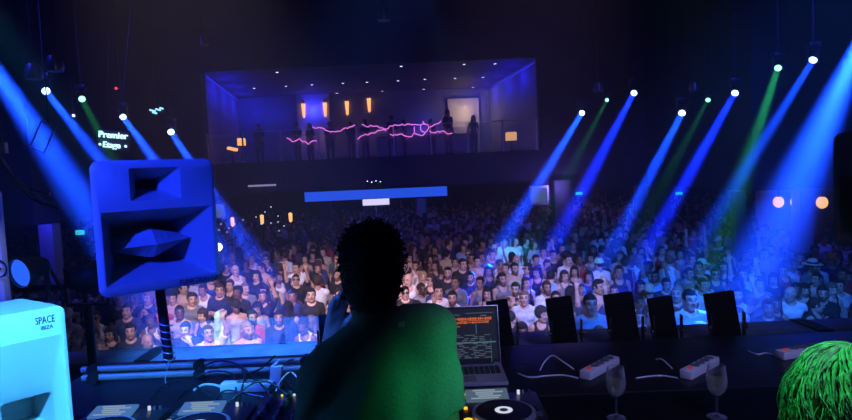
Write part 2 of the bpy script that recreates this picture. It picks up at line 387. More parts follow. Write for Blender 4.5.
def garment(f, D, kind, ks=.03):
    T, S, off, sw = D['T'], D['S'], D['off'], D['sw']; X, Y, Z = f.x[:, None, None], f.y[None, :, None], f.z[None, None, :]
    F = T-.013-.012*np.clip((1.04-Z)*9, 0, 1)
    if kind in ('tshirt', 'shirt', 'polo'):
        for (q, e, w, sh) in S:
            d = (e-sh); L = np.linalg.norm(d); d = d/L; u = (X-sh[0])*d[0]+(Y-sh[1])*d[1]+(Z-sh[2])*d[2]
            if kind == 'shirt':
                q = q.copy(); f.cone(q, e, w, .048, .038, .02); F = smin(F, q-.010, ks)
            else: F = smin(F, np.maximum(q-.014, u-L*.72), ks)
    hem = .86 if kind != 'dress' else .55
    if kind == 'dress':
        G = f.new(); f.cone(G, (0, .01, .95), (0, .01, .5), .15, .2, .03); F = smin(F, G, .03)
    F = np.maximum(F, hem-Z)
    F = F+.004*np.sin(Z*60+X*25)*np.clip((1.3-Z)*2, 0, 1)*np.clip((Z-1.0)*9, 0, 1)
    if kind in ('tank', 'dress'):
        for s in (-1, 1):
            c = np.array((s*(sw+.012), .0, 1.41))+off; F = np.maximum(F, .070-np.sqrt((X-c[0])**2+((Y-c[1])*.6)**2+((Z-c[2])*.8)**2))
        nc, nr = np.array((0, -.07, 1.47))+off, .088
        F = np.maximum(F, nr-np.sqrt((X-nc[0])**2*1.2+((Y-nc[1])*.55)**2+(Z-nc[2])**2))
    else:
        nc = np.array((0, -.012, 1.515))+off; F = np.maximum(F, .088-np.sqrt((X-nc[0])**2+((Y-nc[1])*.9)**2+((Z-nc[2])*.9)**2))
    return F
def trouser_field(f, D, short=False):
    Z = f.z[None, None, :]; F = np.minimum(smin(D['L'], D['T'], .03)-.012, .3)
    return np.maximum(np.maximum(F, Z-.97), (.46 if short else .075)-Z)
# ------------------------------------------------------------------ the crowd: body variants, clothes and hair that fit them
def axis(segs):
    out = []
    for a, b, st in segs: out += list(np.arange(a, b-1e-6, st))
    return np.array(out+[segs[-1][1]])
def crowd_field(raised, fine=1.):
    h = .0135*fine; c = .026*fine; k = .0092*fine
    xs = axis([(-.42, -.11, h), (-.11, .11, k), (.11, .42, h)])
    ys = axis([(-.56, -.16, h), (-.16, -.02, k), (-.02, .30, h)])
    zs = axis([(-.03, .98, c), (.98, 1.50, h), (1.50, 1.80, k), (1.80, 2.20 if raised else 1.86, h*.8)])
    return Field(xs, ys, zs)
#      key: left arm, right arm, female, yaw, pitch, lean
VAR = {
 'a': ('down', 'down', 0, 0., .0, 0), 'b': ('down', 'low', 0, .45, .05, .01), 'c': ('hip', 'down', 0, -.5, .0, -.02), 'd': ('down', 'up', 0, .15, -.12, -.01),
 'e': ('high', 'up', 0, -.1, -.15, 0), 'f': ('crossed', 'crossed', 0, .2, .1, .01), 'g': ('down', 'face', 0, -.2, .12, 0), 'h': ('phone', 'phone', 0, .05, .18, 0),
 'i': ('clap', 'clap', 0, -.3, -.05, .02), 'j': ('point', 'down', 0, -.35, -.1, 0), 'k': ('down', 'down', 0, .75, .05, 0), 'l': ('low', 'down', 0, -.8, .15, .02),
 'm': ('down', 'down', 1, .2, .03, .01), 'n': ('low', 'low', 1, -.35, .2, -.01), 'o': ('down', 'high', 1, .1, -.15, 0), 'p': ('up', 'up', 1, .0, -.1, .01),
 'q': ('face', 'down', 1, .3, .05, 0), 'r': ('clap', 'clap', 1, -.2, .05, 0), 's': ('down', 'down', 1, -.7, .0, .01),
}
POSE = {'a': 'arms hanging', 'b': 'head turned aside', 'c': 'hand on hip', 'd': 'one fist arm raised', 'e': 'both arms raised', 'f': 'arms crossed', 'g': 'hand at the mouth', 'h': 'both hands before the chest',
 'i': 'clapping', 'j': 'one arm pointing up', 'k': 'looking well aside', 'l': 'turned and looking down', 'm': 'arms hanging', 'n': 'looking down', 'o': 'one arm held high', 'p': 'both arms up', 'q': 'hand at the cheek', 'r': 'clapping', 's': 'looking aside'}
POSE['d'] = 'one arm raised'
TOPS_M, TOPS_F = ('tshirt', 'shirt', 'tank', 'polo'), ('tank', 'tshirt', 'dress')
HAIR_M, HAIR_F = ('crop', 'buzz', 'curly', 'quiff'), ('long', 'bob', 'tied')
PEOPLE = {}
def acc_meshes():
    b = B()
    for s in (-1, 1):
        P = [(s*(.032+.026*math.cos(a)), -.100+.010*abs(math.cos(a)), .008+.019*math.sin(a)) for a in np.linspace(0, 2*PI, 14, endpoint=False)]
        b.loft([[(x, y, z) for x, y, z in P], [(x, y-.006, z) for x, y, z in P]], True, True); b.tube([(s*.056, -.092, .014), (s*.076, -.04, .016), (s*.080, .02, .010)], .003, 5)
    b.tube([(-.012, -.106, .014), (.012, -.106, .014)], .0035, 5); sung = b.mesh('sunglasses', True)
    b = B(); b.lathe([(.001, .135), (.05, .130), (.078, .100), (.089, .055), (.092, .030), (.086, .03)], 20); b.xf(Matrix.Translation((0, .012, .006)) @ Matrix.Diagonal((1, 1.18, 1, 1)))
    n = 12; top = [(.078*math.cos(a), -.085-.085*math.sin(a), .045-.018*math.sin(a)) for a in np.linspace(PI, 0, n)]
    b.loft([[*top], [(x, y, z-.007) for x, y, z in top]], True, True); cap = b.mesh('cap', True)
    b = B(); b.lathe([(.001, .128), (.045, .136), (.070, .120), (.080, .075), (.086, .045), (.15, .032), (.16, .038), (.155, .026), (.09, .030)], 24); b.xf(Matrix.Translation((0, .012, .012)) @ Matrix.Diagonal((1, 1.12, 1, 1)))
    hat = b.mesh('brimmed_hat', True)
    b = B()
    b.lathe([(.0875, .048), (.090, .049), (.085, .078), (.082, .077)], 24); b.xf(Matrix.Translation((0, .012, .012)) @ Matrix.Diagonal((1, 1.12, 1, 1))); band = b.mesh('hat_band', True)
    for me, k in ((sung, 'plastic'), (cap, 'cloth'), (hat, 'cloth'), (band, 'black')): me.materials.append(M[k])
    return dict(sunglasses=sung, cap=cap, brimmed_hat=hat, hat_band=band)
def build_people(keys):
    for key in keys:
        l, r, fem, yaw, pit, lean = VAR[key]; raised = any(a in ('up', 'high', 'point') for a in (l, r)); f = crowd_field(raised)
        D = person_fields(f, l, r, bool(fem), yaw, pit, lean, big=1.05)
        Bd = smin(D['Hd'], D['T'], .03)
        for a in D['A']: Bd = smin(Bd, a, .025)
        Bd = smin(Bd, D['L'], .03)
        rec = dict(body={}, top={}, hair={}, H=Matrix.Translation(D['hc']) @ Matrix(D['R'].tolist()).to_4x4() @ Matrix.Diagonal((D['big'],)*3+(1,)), wr=D['wr'])
        me, V = f.nets(Bd, 'person'); me.materials.append(M['skin'])
        for bname, bd in (('plain', 0), ('beard', .75)) if not fem else (('plain', 0),):
            m2 = me.copy(); pa = face_paint(D, bd)(V); a = m2.attributes.new('paint', 'FLOAT_COLOR', 'POINT'); a.data.foreach_set('color', pa.ravel()); rec['body'][bname] = m2
        bpy.data.meshes.remove(me)
        for kd in (TOPS_F if fem else TOPS_M[:3]):
            m3, _ = f.nets(garment(f, D, kd), 'top_'+kd); m3.materials.append(M['cloth']); rec['top'][kd] = m3
        m4, _ = f.nets(trouser_field(f, D), 'trousers'); m4.materials.append(M['cloth']); rec['leg'] = m4
        for kd in (HAIR_F if fem else HAIR_M):
            m5, _ = f.nets(hair_field(f, D, kd), 'hair_'+kd); m5.materials.append(M['hair']); rec['hair'][kd] = m5
        PEOPLE[key] = rec
def place_person(key, top, hair, x, y, z, rz, sc, cols, beard=False, hat=None, glasses=False, label=None, group=None, shirtless=False, skinobj='person'):
    r = PEOPLE[key]; o = link('person', r['body']['beard' if beard and 'beard' in r['body'] else 'plain']); o.location = (x, y, z); o.rotation_euler = (0, 0, rz); o.scale = (sc,)*3
    prop(o, label, 'person', group); o.color = (*cols['skin'], 1)
    if not shirtless:
        c = link({'tank': 'vest', 'dress': 'dress', 'shirt': 'shirt'}.get(top, 'shirt'), r['top'][top], o); c.color = (*cols['top'], 1)
    c = link('trousers', r['leg'], o); c.color = (*cols['leg'], 1)
    if hair: c = link('hair', r['hair'][hair], o); c.color = (*cols['hair'], 1)
    if hat:
        c = link(hat, ACC[hat], o); c.matrix_local = r['H']; c.color = (*cols.get('hat', (.5, .5, .5)), 1)
        if hat == 'brimmed_hat': link('hat_band', ACC['hat_band'], c)
    if glasses: c = link('sunglasses', ACC['sunglasses'], o); c.matrix_local = r['H']
    return o
ACC = acc_meshes()
# ------------------------------------------------------------------ the room
XL, XR, YB, ZC, YM = -17., 17., 34., 9., 22.
def slab(name, x0, x1, y0, y1, z0, z1, m): return struct(name, B().box(((x0+x1)/2, (y0+y1)/2, (z0+z1)/2), (x1-x0, y1-y0, z1-z0)), M[m])
ZF = -.40                                     # the dance floor lies lower near the stage and ramps up to the back
def zf(y): return ZF*min(1, max(0, (24-y)/15))
struct('floor', B().loft([[(x, y, z) for y, z in ((4.2, ZF), (9, ZF), (24, 0), (YB, 0), (YB, ZF-.2), (4.2, ZF-.2))] for x in (XL, XR)], True, True), M['floor'])
PX0, PX1, PY0, PY1 = 1.1, 5.2, 6.6, 8.25
slab('floor_pit', PX0, PX1, PY0, PY1, ZF, 0, 'black')
slab('floor_stage', XL, XR, -6, 4.2, 1.5, 1.7, 'stage')
slab('wall_booth', XL, XR, 4.15, 4.25, ZF, 2.38, 'black')
slab('ceiling', XL, XR, -6, YB, ZC, ZC+.15, 'ceil')
slab('wall_left', XL-.15, XL, -6, YB, ZF, ZC, 'dark'); slab('wall_right', XR, XR+.15, -6, YB, ZF, ZC, 'dark')
slab('wall_back', XL, XR, YB, YB+.15, 0, ZC, 'dark'); slab('wall_front', XL, XR, -6.15, -6, 1.5, ZC, 'dark')
ox0, ox1, oz0, oz1 = at(203, 120, YM).x, at(541, 110, YM).x, 4.15, 7.48
b = B()
for x0, x1, z0, z1 in ((XL, ox0, 2.72, ZC), (ox1, XR, 2.72, ZC), (ox0, ox1, 3.02, oz0), (ox0, ox1, oz1, ZC)):
    b.box(((x0+x1)/2, YM+.1, (z0+z1)/2), (x1-x0, .2, z1-z0))
struct('wall_mezzanine', b, M['purple'])
# the mezzanine runs on along both sides of the hall
SXR, SYR, SXL, SYL = at(752, 190, 15).x, 15., at(34, 210, 14).x, 14.
slab('wall_mezzanine_right', SXR, XR, SYR, YM, 2.72, ZC, 'dark'); slab('wall_mezzanine_left', XL, SXL, SYL, YM, 2.72, ZC, 'dark')
slab('ceiling_mezzanine', XL, XR, YM+.2, YB, 3.02, 3.15, 'purple')
# balcony box behind the opening
bx0, bx1, by = at(236, 110, 29.5).x, at(492, 110, 29.5).x, 29.5
slab('floor_balcony', ox0-2, ox1+1, YM+.2, by, 4.0, 4.14, 'stage')
slab('ceiling_balcony', ox0-2, ox1+1, YM+.2, by+.2, 7.48, 7.60, 'drape')
def quadwall(name, p, q, z0, z1, m):
    p, q = Vector(p), Vector(q); n = Vector((q.y-p.y, p.x-q.x, 0)).normalized()*.1; Lp = [p, q, q+n, p+n]
    struct(name, B().loft([[(v.x, v.y, z0) for v in Lp], [(v.x, v.y, z1) for v in Lp]], True, True), M[m])
M['balc'] = mat('balcony_paint', (.20, .19, .24), .7, vary=.15, scale=1.5)
quadwall('wall_balcony_left', (ox0, YM+.2, 0), (bx0, by, 0), 4.14, 7.48, 'balc')
quadwall('wall_balcony_right', (bx1, by, 0), (ox1, YM+.2, 0), 4.14, 7.48, 'balc')
slab('wall_balcony_back', bx0-.1, bx1+.1, by, by+.15, 4.14, 7.48, 'balc')
p0, p1 = at(297, 110, 29.2), at(329, 110, 29.2); slab('wall_balcony_niche', p0.x, p1.x, 29.2, by, 4.14, at(312, 94, 29.2).z, 'pale')
p0, p1 = at(448, 110, 29.3), at(479, 110, 29.3); slab('wall_balcony_bar', p0.x, p1.x, 29.35, by, 4.14, at(465, 98, 29.3).z, 'beige')
# cornice light strips along the balcony side walls (they shine on the walls below)
M['bluestrip'] = emit('blue_light_strip', (.01, .02, 1), .5)
for nm, p, q in (('trim_1', (ox0+.12, YM+.3), (bx0+.14, by-.1)), ('trim_2', (ox1-.12, YM+.3), (bx1-.14, by-.1))):
    struct(nm, B().tube([(p[0], p[1], 7.36), (q[0], q[1], 7.36)], .035, 6), M['bluestrip'])
# columns carrying the mezzanine
def column(n, px0, px1, d, ztop, m='pale'):
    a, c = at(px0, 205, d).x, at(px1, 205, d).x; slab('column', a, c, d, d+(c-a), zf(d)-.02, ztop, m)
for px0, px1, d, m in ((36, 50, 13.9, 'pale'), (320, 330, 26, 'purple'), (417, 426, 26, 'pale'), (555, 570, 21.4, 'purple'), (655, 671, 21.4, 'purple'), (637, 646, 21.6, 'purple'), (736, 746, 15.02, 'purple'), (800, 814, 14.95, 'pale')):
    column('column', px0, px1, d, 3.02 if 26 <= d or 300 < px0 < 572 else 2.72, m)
# doorway block behind the right hand lanterns: a lit bar recess
p0, p1 = at(757, 195, 17.5), at(850, 195, 17.5); slab('wall_recess', p0.x, p1.x, 17.5, 17.6, zf(17.6)-.05, 2.72, 'pale')
struct('trim_3', B().tube([(p0.x, 17.4, 2.62), (p1.x, 17.4, 2.62)], .03, 6), M['bluestrip'])

# ------------------------------------------------------------------ balcony furniture
M['post'] = mat('brushed_post', (.5, .5, .54), .35, .8)
zr = 4.15
t = empty('balcony_railing', 'glass balcony railing with thin metal posts across the lit opening', 'railing', ((ox0+ox1)/2, YM+.08, zr))
posts = [208, 243, 281, 319, 357, 394, 431, 468, 503, 537]
for px in posts:
    x = at(px, 145, YM+.1).x-t.location.x; B().box((x, 0, .55), (.05, .05, 1.1)).box((x, 0, .03), (.12, .10, .06)).obj('post', M['matwhite'], t, False)
for a, c in zip(posts, posts[1:]):
    xa, xc = at(a, 145, YM+.1).x-t.location.x, at(c, 145, YM+.1).x-t.location.x
    B().box(((xa+xc)/2, 0, .52), (xc-xa-.08, .012, .90)).obj('glass_pane', M['glass'], t, False)
B().box((0, 0, 1.12), (ox1-ox0, .03, .025)).obj('handrail', M['post'], t, False)
M['bolt'] = emit('violet_neon', (1., .22, .95), 1.5, body=(.3, .05, .3))
def bolt(pts, label):
    V = []; 
    for (a, c) in zip(pts, pts[1:]):
        n = max(2, int(abs(c[0]-a[0])/2.2)); 
        for i in range(n): V.append((a[0]+(c[0]-a[0])*i/n+random.uniform(-.8, .8), a[1]+(c[1]-a[1])*i/n+random.uniform(-1.5, 1.5)))
    V.append(pts[-1]); P = [at(x, y, YM-.03) for x, y in V]
    return P
def neon(name, label, paths, rad=.013):
    o = empty(name, label, 'neon light', sum((p for P in paths for p in P), Vector())/sum(len(P) for P in paths), 0, 'violet neon lightning along the balcony rail')
    for P in paths: B().tube([p-o.location for p in P], rad, 5).obj('neon_tube', M['bolt'], o)
    q = paths[0][len(paths[0])//2]-o.location; B().cyl(q, (q.x, q.y+.075, q.z), .008, seg=6).obj('mount', M['black'], o)
neon('neon_lightning', 'lowest violet neon lightning streak, at the left end of the balcony rail', [bolt([(287, 139), (292, 142), (300, 140), (308, 143), (317, 141)], 0)])
neon('neon_lightning', 'violet neon lightning streak below the two left sconces on the balcony', [bolt([(313, 128), (319, 127), (326, 131), (333, 132), (345, 129), (355, 125)], 0)])
neon('neon_lightning', 'violet neon lightning fork rising across the middle of the balcony rail', [bolt([(357, 139), (363, 135), (370, 133), (380, 130), (386, 130), (393, 125), (400, 124), (412, 125), (420, 125)], 0), bolt([(362, 124), (368, 127), (375, 125), (383, 129), (386, 131)], 0)])
ring = [(424.5+4.2*math.cos(a)+random.uniform(-.4, .4), 128+4.2*math.sin(a)+random.uniform(-.4, .4)) for a in np.linspace(0, 2*PI, 16)]
neon('neon_lightning', 'violet neon ring with lightning arms near the right bar of the balcony', [[at(x, y, YM-.03) for x, y in ring], bolt([(414, 126), (415, 131), (414, 134), (409, 136), (390, 134)], 0), bolt([(414, 134), (420, 136), (425, 133)], 0), bolt([(429, 127), (435, 124), (441, 121)], 0), bolt([(429, 131), (435, 132), (440, 131), (447, 133), (452, 133)], 0), bolt([(424, 124), (423, 121)], 0)])
M['amber'] = emit('amber_shade', (1., .42, .14), 1.7); M['amberlow'] = emit('amber_glass', (1., .5, .2), .9); M['lanternglow'] = emit('paper_lantern', (1., .50, .12), 1.25, body=(.8, .6, .4)); M['lanternpink'] = emit('paper_lantern_pale', (1., .50, .34), 1.2, body=(.8, .6, .5))
for i, (px, py) in enumerate(((303.5, 109), (325, 108), (347, 106.5), (369, 103.5))):
    p = at(px, py, 29.1 if i < 2 else 29.4); s = empty('wall_sconce', f'{("first","second","third","fourth")[i]} amber tapering wall sconce from the left along the balcony back wall', 'wall lamp', p, 0, 'amber sconces on the balcony')
    B().lathe([(.02, -.42), (.06, -.36), (.10, .25), (.02, .25)], 12).obj('lamp_shade', M['amber'], s); B().box((0, .06, .33), (.06, .1, .18)).cyl((0, 0, .25), (0, 0, .40), .03).obj('bracket', M['black'], s)
for nm, px, py, wx, hz, lab in (('table_lamp', 241.5, 142, .26, .28, 'glowing amber cube lamp at the left end of the balcony'), ('table_lamp', 511, 136.5, .38, .32, 'glowing amber cube lamp at the right end of the balcony')):
    p = at(px, py, YM+.75); s = empty(nm, lab, 'lamp', p); B().box((0, 0, 0), (wx, wx, hz), bevel=.03).obj('lamp_shade', M['amber' if px < 300 else 'amberlow'], s)
    B().box((0, 0, -hz/2-.02), (wx*.8, wx*.8, .04)).cyl((0, 0, -hz/2-.04), (0, 0, 4.18-p.z), .03).cyl((0, 0, 4.18-p.z), (0, 0, 4.14-p.z), .16).obj('base', M['black'], s)
p = at(232.5, 149, YM+.7); s = empty('lounge_stool', 'wedge stool with self-glowing amber seat beside the left balcony cube lamp', 'stool', p); B().box((0, 0, 0), (.34, .3, .12), Matrix.Rotation(.25, 3, 'Y'), .03).obj('seat', M['amber'], s); B().cyl((0, 0, -.05), (0, 0, 4.14-p.z), .05).cyl((0, 0, 4.18-p.z), (0, 0, 4.14-p.z), .15).obj('base', M['black'], s)  # seat emits like the lamp shades; its amber light is in the material
M['star'] = emit('ceiling_star', (.75, .8, 1), 3.0); M['fairy'] = emit('fairy_bulb', (.7, .75, 1), 1.2)
CEIL = [(277, 72), (254, 88), (286, 86), (312, 84.5), (343, 83), (367, 82), (398, 80.5), (401, 66), (382, 91), (337, 93), (425, 79), (424, 90), (455, 78), (483, 77), (495, 63.5), (473, 87), (464, 64)]
first = None
for i, (px, py) in enumerate(sorted(CEIL)):
    p = onz(px, py, 7.475)
    if p.y < YM+.4 or p.y > by-.2: p = at(px, py, YM+.5 if p.y < 25 else by-.4)
    p.z = 7.48
    if first is None:
        first = s = empty('downlight', '', 'downlight', p); B().lathe([(.001, -.02), (.055, -.02)], 10).obj('lens', M['star'], s); B().lathe([(.055, -.018), (.075, -.012), (.08, 0)], 12).obj('trim_ring', M['black'], s)
    else: s = twin(first); s.location = p
    prop(s, f'{ordinal(i+1)} tiny white downlight from the left in the balcony ceiling', None, 'star downlights in the balcony ceiling')
# strip lights, lanterns, screens and signs under the mezzanine
M['cove'] = emit('cove_light', (.02, .11, 1.), .85); M['panelw'] = emit('white_panel', (.72, .68, 1.), 1.15); M['exitg'] = emit('exit_panel', (.02, .75, .70), 1.1); M['screenw'] = emit('dim_screen', (.10, .16, .34), .55)
a, c = at(305, 197, 21.5), at(447, 191, 21.5)
t = empty('light_cove', 'long dropped cove glowing blue below the balcony front', 'light cove', ((a.x+c.x)/2, 21.5, 3.02))
B().box((0, 0, -.20), (c.x-a.x, .12, .34)).obj('light_strip', M['cove'], t, False)
B().box((0, .2, .0), (c.x-a.x+.2, .58, .06)).box((0, .2, -.40), (c.x-a.x+.2, .58, .05)).obj('housing', M['dark'], t, False)
B().box((-2, .3, .09), (.06, .38, .12)).box((2, .3, .09), (.06, .38, .12)).obj('bracket', M['black'], t, False)
p = at(376, 202, 21.3); t = empty('illuminated_sign', 'small blank white lit box sign hanging below the blue cove', 'sign', p)
B().box((0, 0, 0), (.94, .06, .22)).obj('face', M['panelw'], t, False); B().box((0, .06, 0), (.98, .06, .26)).cyl((-.3, .06, .1), (-.3, .06, 2.61-p.z+.0), .012).cyl((.3, .06, .1), (.3, .06, 2.61-p.z), .012).obj('housing', M['black'], t, False)
p = at(375, 183, 21.4); t = empty('projector', 'dark projector box with small status dots above the blue cove', 'projector', p)
B().box((0, 0, 0), (.70, .5, .30), bevel=.04).obj('body', M['plastic'], t); B().cyl((.15, -.25, 0), (.15, -.32, 0), .09).obj('lens', M['glass'], t)
B().box((0, .4, 0), (.1, .36, .1)).obj('mount', M['black'], t)
for k in range(4): B().box((-.24+.15*k, -.256, .08-.04*(k % 2)), (.03, .01, .03)).obj('status_light', M['star'], t, False)
def fluor(px0, px1, py, d, lab):
    a, c = at(px0, py, d), at(px1, py, d); t = empty('tube_light', lab, 'tube light', (a+c)/2); B().tube([(-(c.x-a.x)/2, 0, 0), ((c.x-a.x)/2, 0, 0)], .035, 8).obj('tube', emit('dim_tube', (.55, .5, .9), .45), t)
    B().box((0, .06, .04), (c.x-a.x+.1, .08, .06)).box((0, .10, .04), (.2, .05, .05)).obj('mount', M['dark'], t, False)
fluor(248, 276, 185.5, YM-.14, 'dim lilac tube light on the fascia left of the cove')
def lit_sign(px, py, d, w, h, lab):
    p = at(px, py, d); t = empty('exit_sign', lab, 'exit sign', p)
    B().box((0, 0, 0), (w, .05, h)).obj('face', M['exitg'], t, False); B().box((0, .05, 0), (w+.05, .05, h+.05)).cyl((0, .05, 0), (0, .05, 2.72-p.z), .015).obj('housing', M['black'], t, False)
    B().box((-w*.22, -.027, -.01), (w*.16, .004, h*.5)).box((-w*.22, -.027, h*.34), (w*.09, .004, h*.18)).box((w*.2, -.027, 0), (w*.4, .004, h*.22)).obj('pictogram', M['white'], t, False)
lit_sign(80, 232.5, 14.6, .19, .11, 'cyan exit sign left of the blue lit speaker'); lit_sign(579, 193.5, 21.9, .24, .10, 'cyan exit sign just right of the wide column at mid hall'); lit_sign(679, 193.5, 21.9, .24, .10, 'cyan exit sign left of the round lanterns, beside a wide column')
for i, (px, py, r, m) in enumerate(((778.5, 202, .15, 'lanternpink'), (796, 202, .15, 'lanternpink'), (822, 202.5, .16, 'lanternglow'))):
    p = at(px, py, 15.6 if i != 1 else 15.75); t = empty('paper_lantern', ('pale orange round lantern farthest from the right speaker', 'pale orange round lantern half hidden by a column', 'deep orange round lantern between column and right speaker')[i], 'lantern', p)
    B().ball((0, 0, 0), r, 3, (.86, .86, 1)).obj('shade', M[m], t); B().cyl((0, 0, r*.9), (0, 0, 2.72-p.z), .010).cyl((0, 0, r*.9), (0, 0, r*1.05), .05).obj('cord', M['black'], t)
def tv(px0, px1, py0, py1, d, lab):
    a, c = at(px0, py0, d), at(px1, py1, d); w, h = c.x-a.x, a.z-c.z; t = empty('wall_screen', lab, 'screen', ((a.x+c.x)/2, d, (a.z+c.z)/2))
    B().box((0, 0, 0), (w, .08, h), bevel=.02).obj('frame', M['whitep'], t); B().box((0, -.043, 0), (w*.82, .01, h*.78)).obj('screen', M['screenw'], t, False)
    B().box((0, .06, h*.3), (.08, .08, 3.02-(a.z+c.z)/2)).obj('bracket', M['black'], t, False)
tv(529, 549, 186, 204.5, 21.2, 'pale framed screen hanging beside the wide column'); tv(213, 226, 203, 219, 20.8, 'dim framed screen beside the right edge of the blue lit speaker')
for i, (px, py) in enumerate(((232.5, 221.5), (262, 219), (290.5, 217))):
    p = at(px, py, 21.7); s = empty('pillar_candle_lamp', f'{("dimmest","middle","right")[i]} small amber lamp among the fairy lights under the balcony', 'lamp', p, 0, 'amber lamps under the balcony')
    B().lathe([(.02, -.19), (.06, -.14), (.07, .13), (.02, .16)], 10).obj('lamp_shade', M['amber'], s); B().cyl((0, 0, .15), (0, 0, 3.02-p.z), .010).obj('cord', M['black'], s)
t = empty('fairy_light_curtain', 'curtain of scattered white fairy lights under the left of the balcony', 'fairy lights', at(270, 215, 22.4))
for px, py in [(271, 207), (278, 216), (278, 222), (271, 223), (261, 224), (284, 226), (243, 220), (235, 224), (229, 228), (221, 224), (219, 230), (227, 232), (279, 231), (265, 212), (256, 217)]:
    B().ball(at(px, py, 22.4)-t.location, .026, 1).obj('bulb', M['fairy'], t)
z0 = t.location.z
for px in (219, 229, 243, 256, 265, 271, 278, 284): q = at(px, 232, 22.41)-t.location; B().cyl((q.x, q.y, q.z), (q.x, q.y, 3.02-z0), .004, seg=4).obj('string', M['black'], t)
p = at(218.5, 247, 14); t = empty('torch_light', 'bright white torch held up at the right edge of the blue speaker', 'torch', p); B().ball((0, -.02, 0), .10, 2).obj('lens', emit('torch', (1, .97, 1), 2.5), t); B().box((0, .06, -.12), (.10, .08, .36), bevel=.02).obj('body', M['plastic'], t)

# ------------------------------------------------------------------ hanging things over the left of the hall
M['signglow'] = emit('sign_letters', (.45, .80, 1.), 2.2); M['star2'] = emit('ice_glow', (.3, .75, 1.), 1.6)
p = at(113.5, 140.5, 12.5); t = empty('hanging_sign', 'glowing white two-line sign hanging left of and above the blue speaker', 'sign', p); t.rotation_euler = (0, math.radians(7), 0)
for body, dx, dz, sz in (('Premier', 0, .105, .185), ('Etage', -.02, -.10, .17)):
    me = text_mesh(body, sz, .012, 0, .003); o = link('letters', me, t, M['signglow']); o.rotation_euler = (PI/2, 0, 0); o.location = (dx, -.03, dz)
for dx in (-.26, .27): B().ball((dx, -.03, -.10), .030, 1).obj('ornament', M['signglow'], t)
B().box((0, .04, 0), (.66, .05, .42), bevel=.02).obj('backboard', M['dark'], t); B().cyl((.1, .04, .25), (.3, .04, ZC-p.z), .008, seg=6).cyl((-.2, .04, .25), (-.2, .04, ZC-p.z), .008, seg=6).obj('cable', M['black'], t)
p = at(156, 110.5, 16); t = empty('ceiling_fixture', 'icy cyan glowing ceiling fixture above the blue speaker', 'ceiling light', p)
for dx, dz, w in ((-.09, .0, .14), (.06, .02, .12), (.15, .05, .08), (-.04, -.06, .10)): B().box((dx, 0, dz), (w, .08, .045), Matrix.Rotation(.3, 3, 'Y')).obj('glow_panel', M['star2'], t, False)
B().cyl((0, 0, .02), (0, 0, ZC-p.z), .012).box((0, .06, 0), (.4, .06, .12)).obj('hanger', M['black'], t)
for px, py, d, col, lab in ((116, 88.3, 15, (1, .03, .05), 'tiny red laser box hanging above the two-line sign'), (73.5, 115.5, 14, (1, .8, .9), 'tiny white lamp hanging left of the two-line sign'), (52, 212, 17, (1, .3, .15), 'tiny red lamp above the blue column at far left')):
    p = at(px, py, d); t = empty('pin_lamp', lab, 'lamp', p); B().ball((0, 0, 0), .035, 1).obj('bulb', emit('pin', col, 2.5), t); B().cyl((0, .0, .03), (0, 0, ZC-p.z), .008, seg=6).box((0, .05, .0), (.09, .06, .09)).obj('holder', M['black'], t)
p = at(43, 137, 9); t = empty('hanging_bracket', 'thin tilted rectangular bracket frame hanging in the left blue beam', 'bracket', p); t.rotation_euler = (0, math.radians(25), .3)
B().box((-.10, 0, 0), (.02, .03, .44)).box((.10, 0, 0), (.02, .03, .44)).box((0, 0, .21), (.22, .03, .02)).box((0, 0, -.21), (.22, .03, .02)).obj('frame', M['metal'], t, False); B().cyl((0, 0, .2), (-1.9, 0, 4.4), .01, seg=6).obj('cable', M['black'], t)
p = at(2, 148, 6); t = empty('junction_box', 'small pale box on the far left edge above the truss', 'box', p); B().box((0, 0, 0), (.09, .06, .11), bevel=.01).obj('body', M['whitep'], t); B().cyl((0, 0, .05), (0, 0, ZC-p.z), .012).obj('pole', M['black'], t)
t = empty('lighting_truss', 'curved black ladder truss at the far left above the white panel', 'truss', at(5, 185, 6.5))
arc = [at(-20+62*math.sin(a), 192-42*math.cos(a)*1.0-6, 6.5+.6*math.sin(a)) for a in np.linspace(.5, 1.75, 14)]
P = [at(x, y, 6.5) for x, y in ((-25, 128), (-12, 140), (-3, 152), (3, 164), (10, 174), (20, 183), (34, 190), (50, 194))]
Q = [v+Vector((.02, .12, -.16)) for v in P]; o0 = t.location
for R_ in (P, Q): B().tube([v-o0 for v in R_], .016, 6).obj('chord', M['metal'], t)
for i in range(len(P)-1): B().cyl(P[i]-o0, Q[i]-o0, .009, seg=6).cyl(P[i]-o0, Q[i+1]-o0, .009, seg=6).obj('rung', M['metal'], t)
B().cyl(P[0]-o0, P[0]-o0+Vector((0, 0, ZC-P[0].z)), .02, seg=6).obj('hanger', M['black'], t)
for px, py, d, lab in ((598, 88.5, 17, 'dark moving head hanging unlit right of the balcony'), (694, 88.5, 17, 'dark moving head hanging unlit above the right columns'), (203, 42, 15, 'dim fixture high on the dark ceiling left of centre'), (384, 16, 12, 'dim fixture at the top middle of the dark ceiling'), (34, 74, 10, 'pale round lamp can above the left blue beam'), (55, 66, 10, 'second pale round lamp can above the left blue beam')):
    p = at(px, py, d); t = empty('ceiling_lamp', lab, 'ceiling lamp', p)
    B().lathe([(.001, -.1), (.12, -.09), (.14, 0), (.10, .16), (.001, .18)], 16).obj('housing', M['metal'], t); B().cyl((0, 0, .15), (0, 0, ZC-p.z), .015, seg=6).obj('rod', M['black'], t)

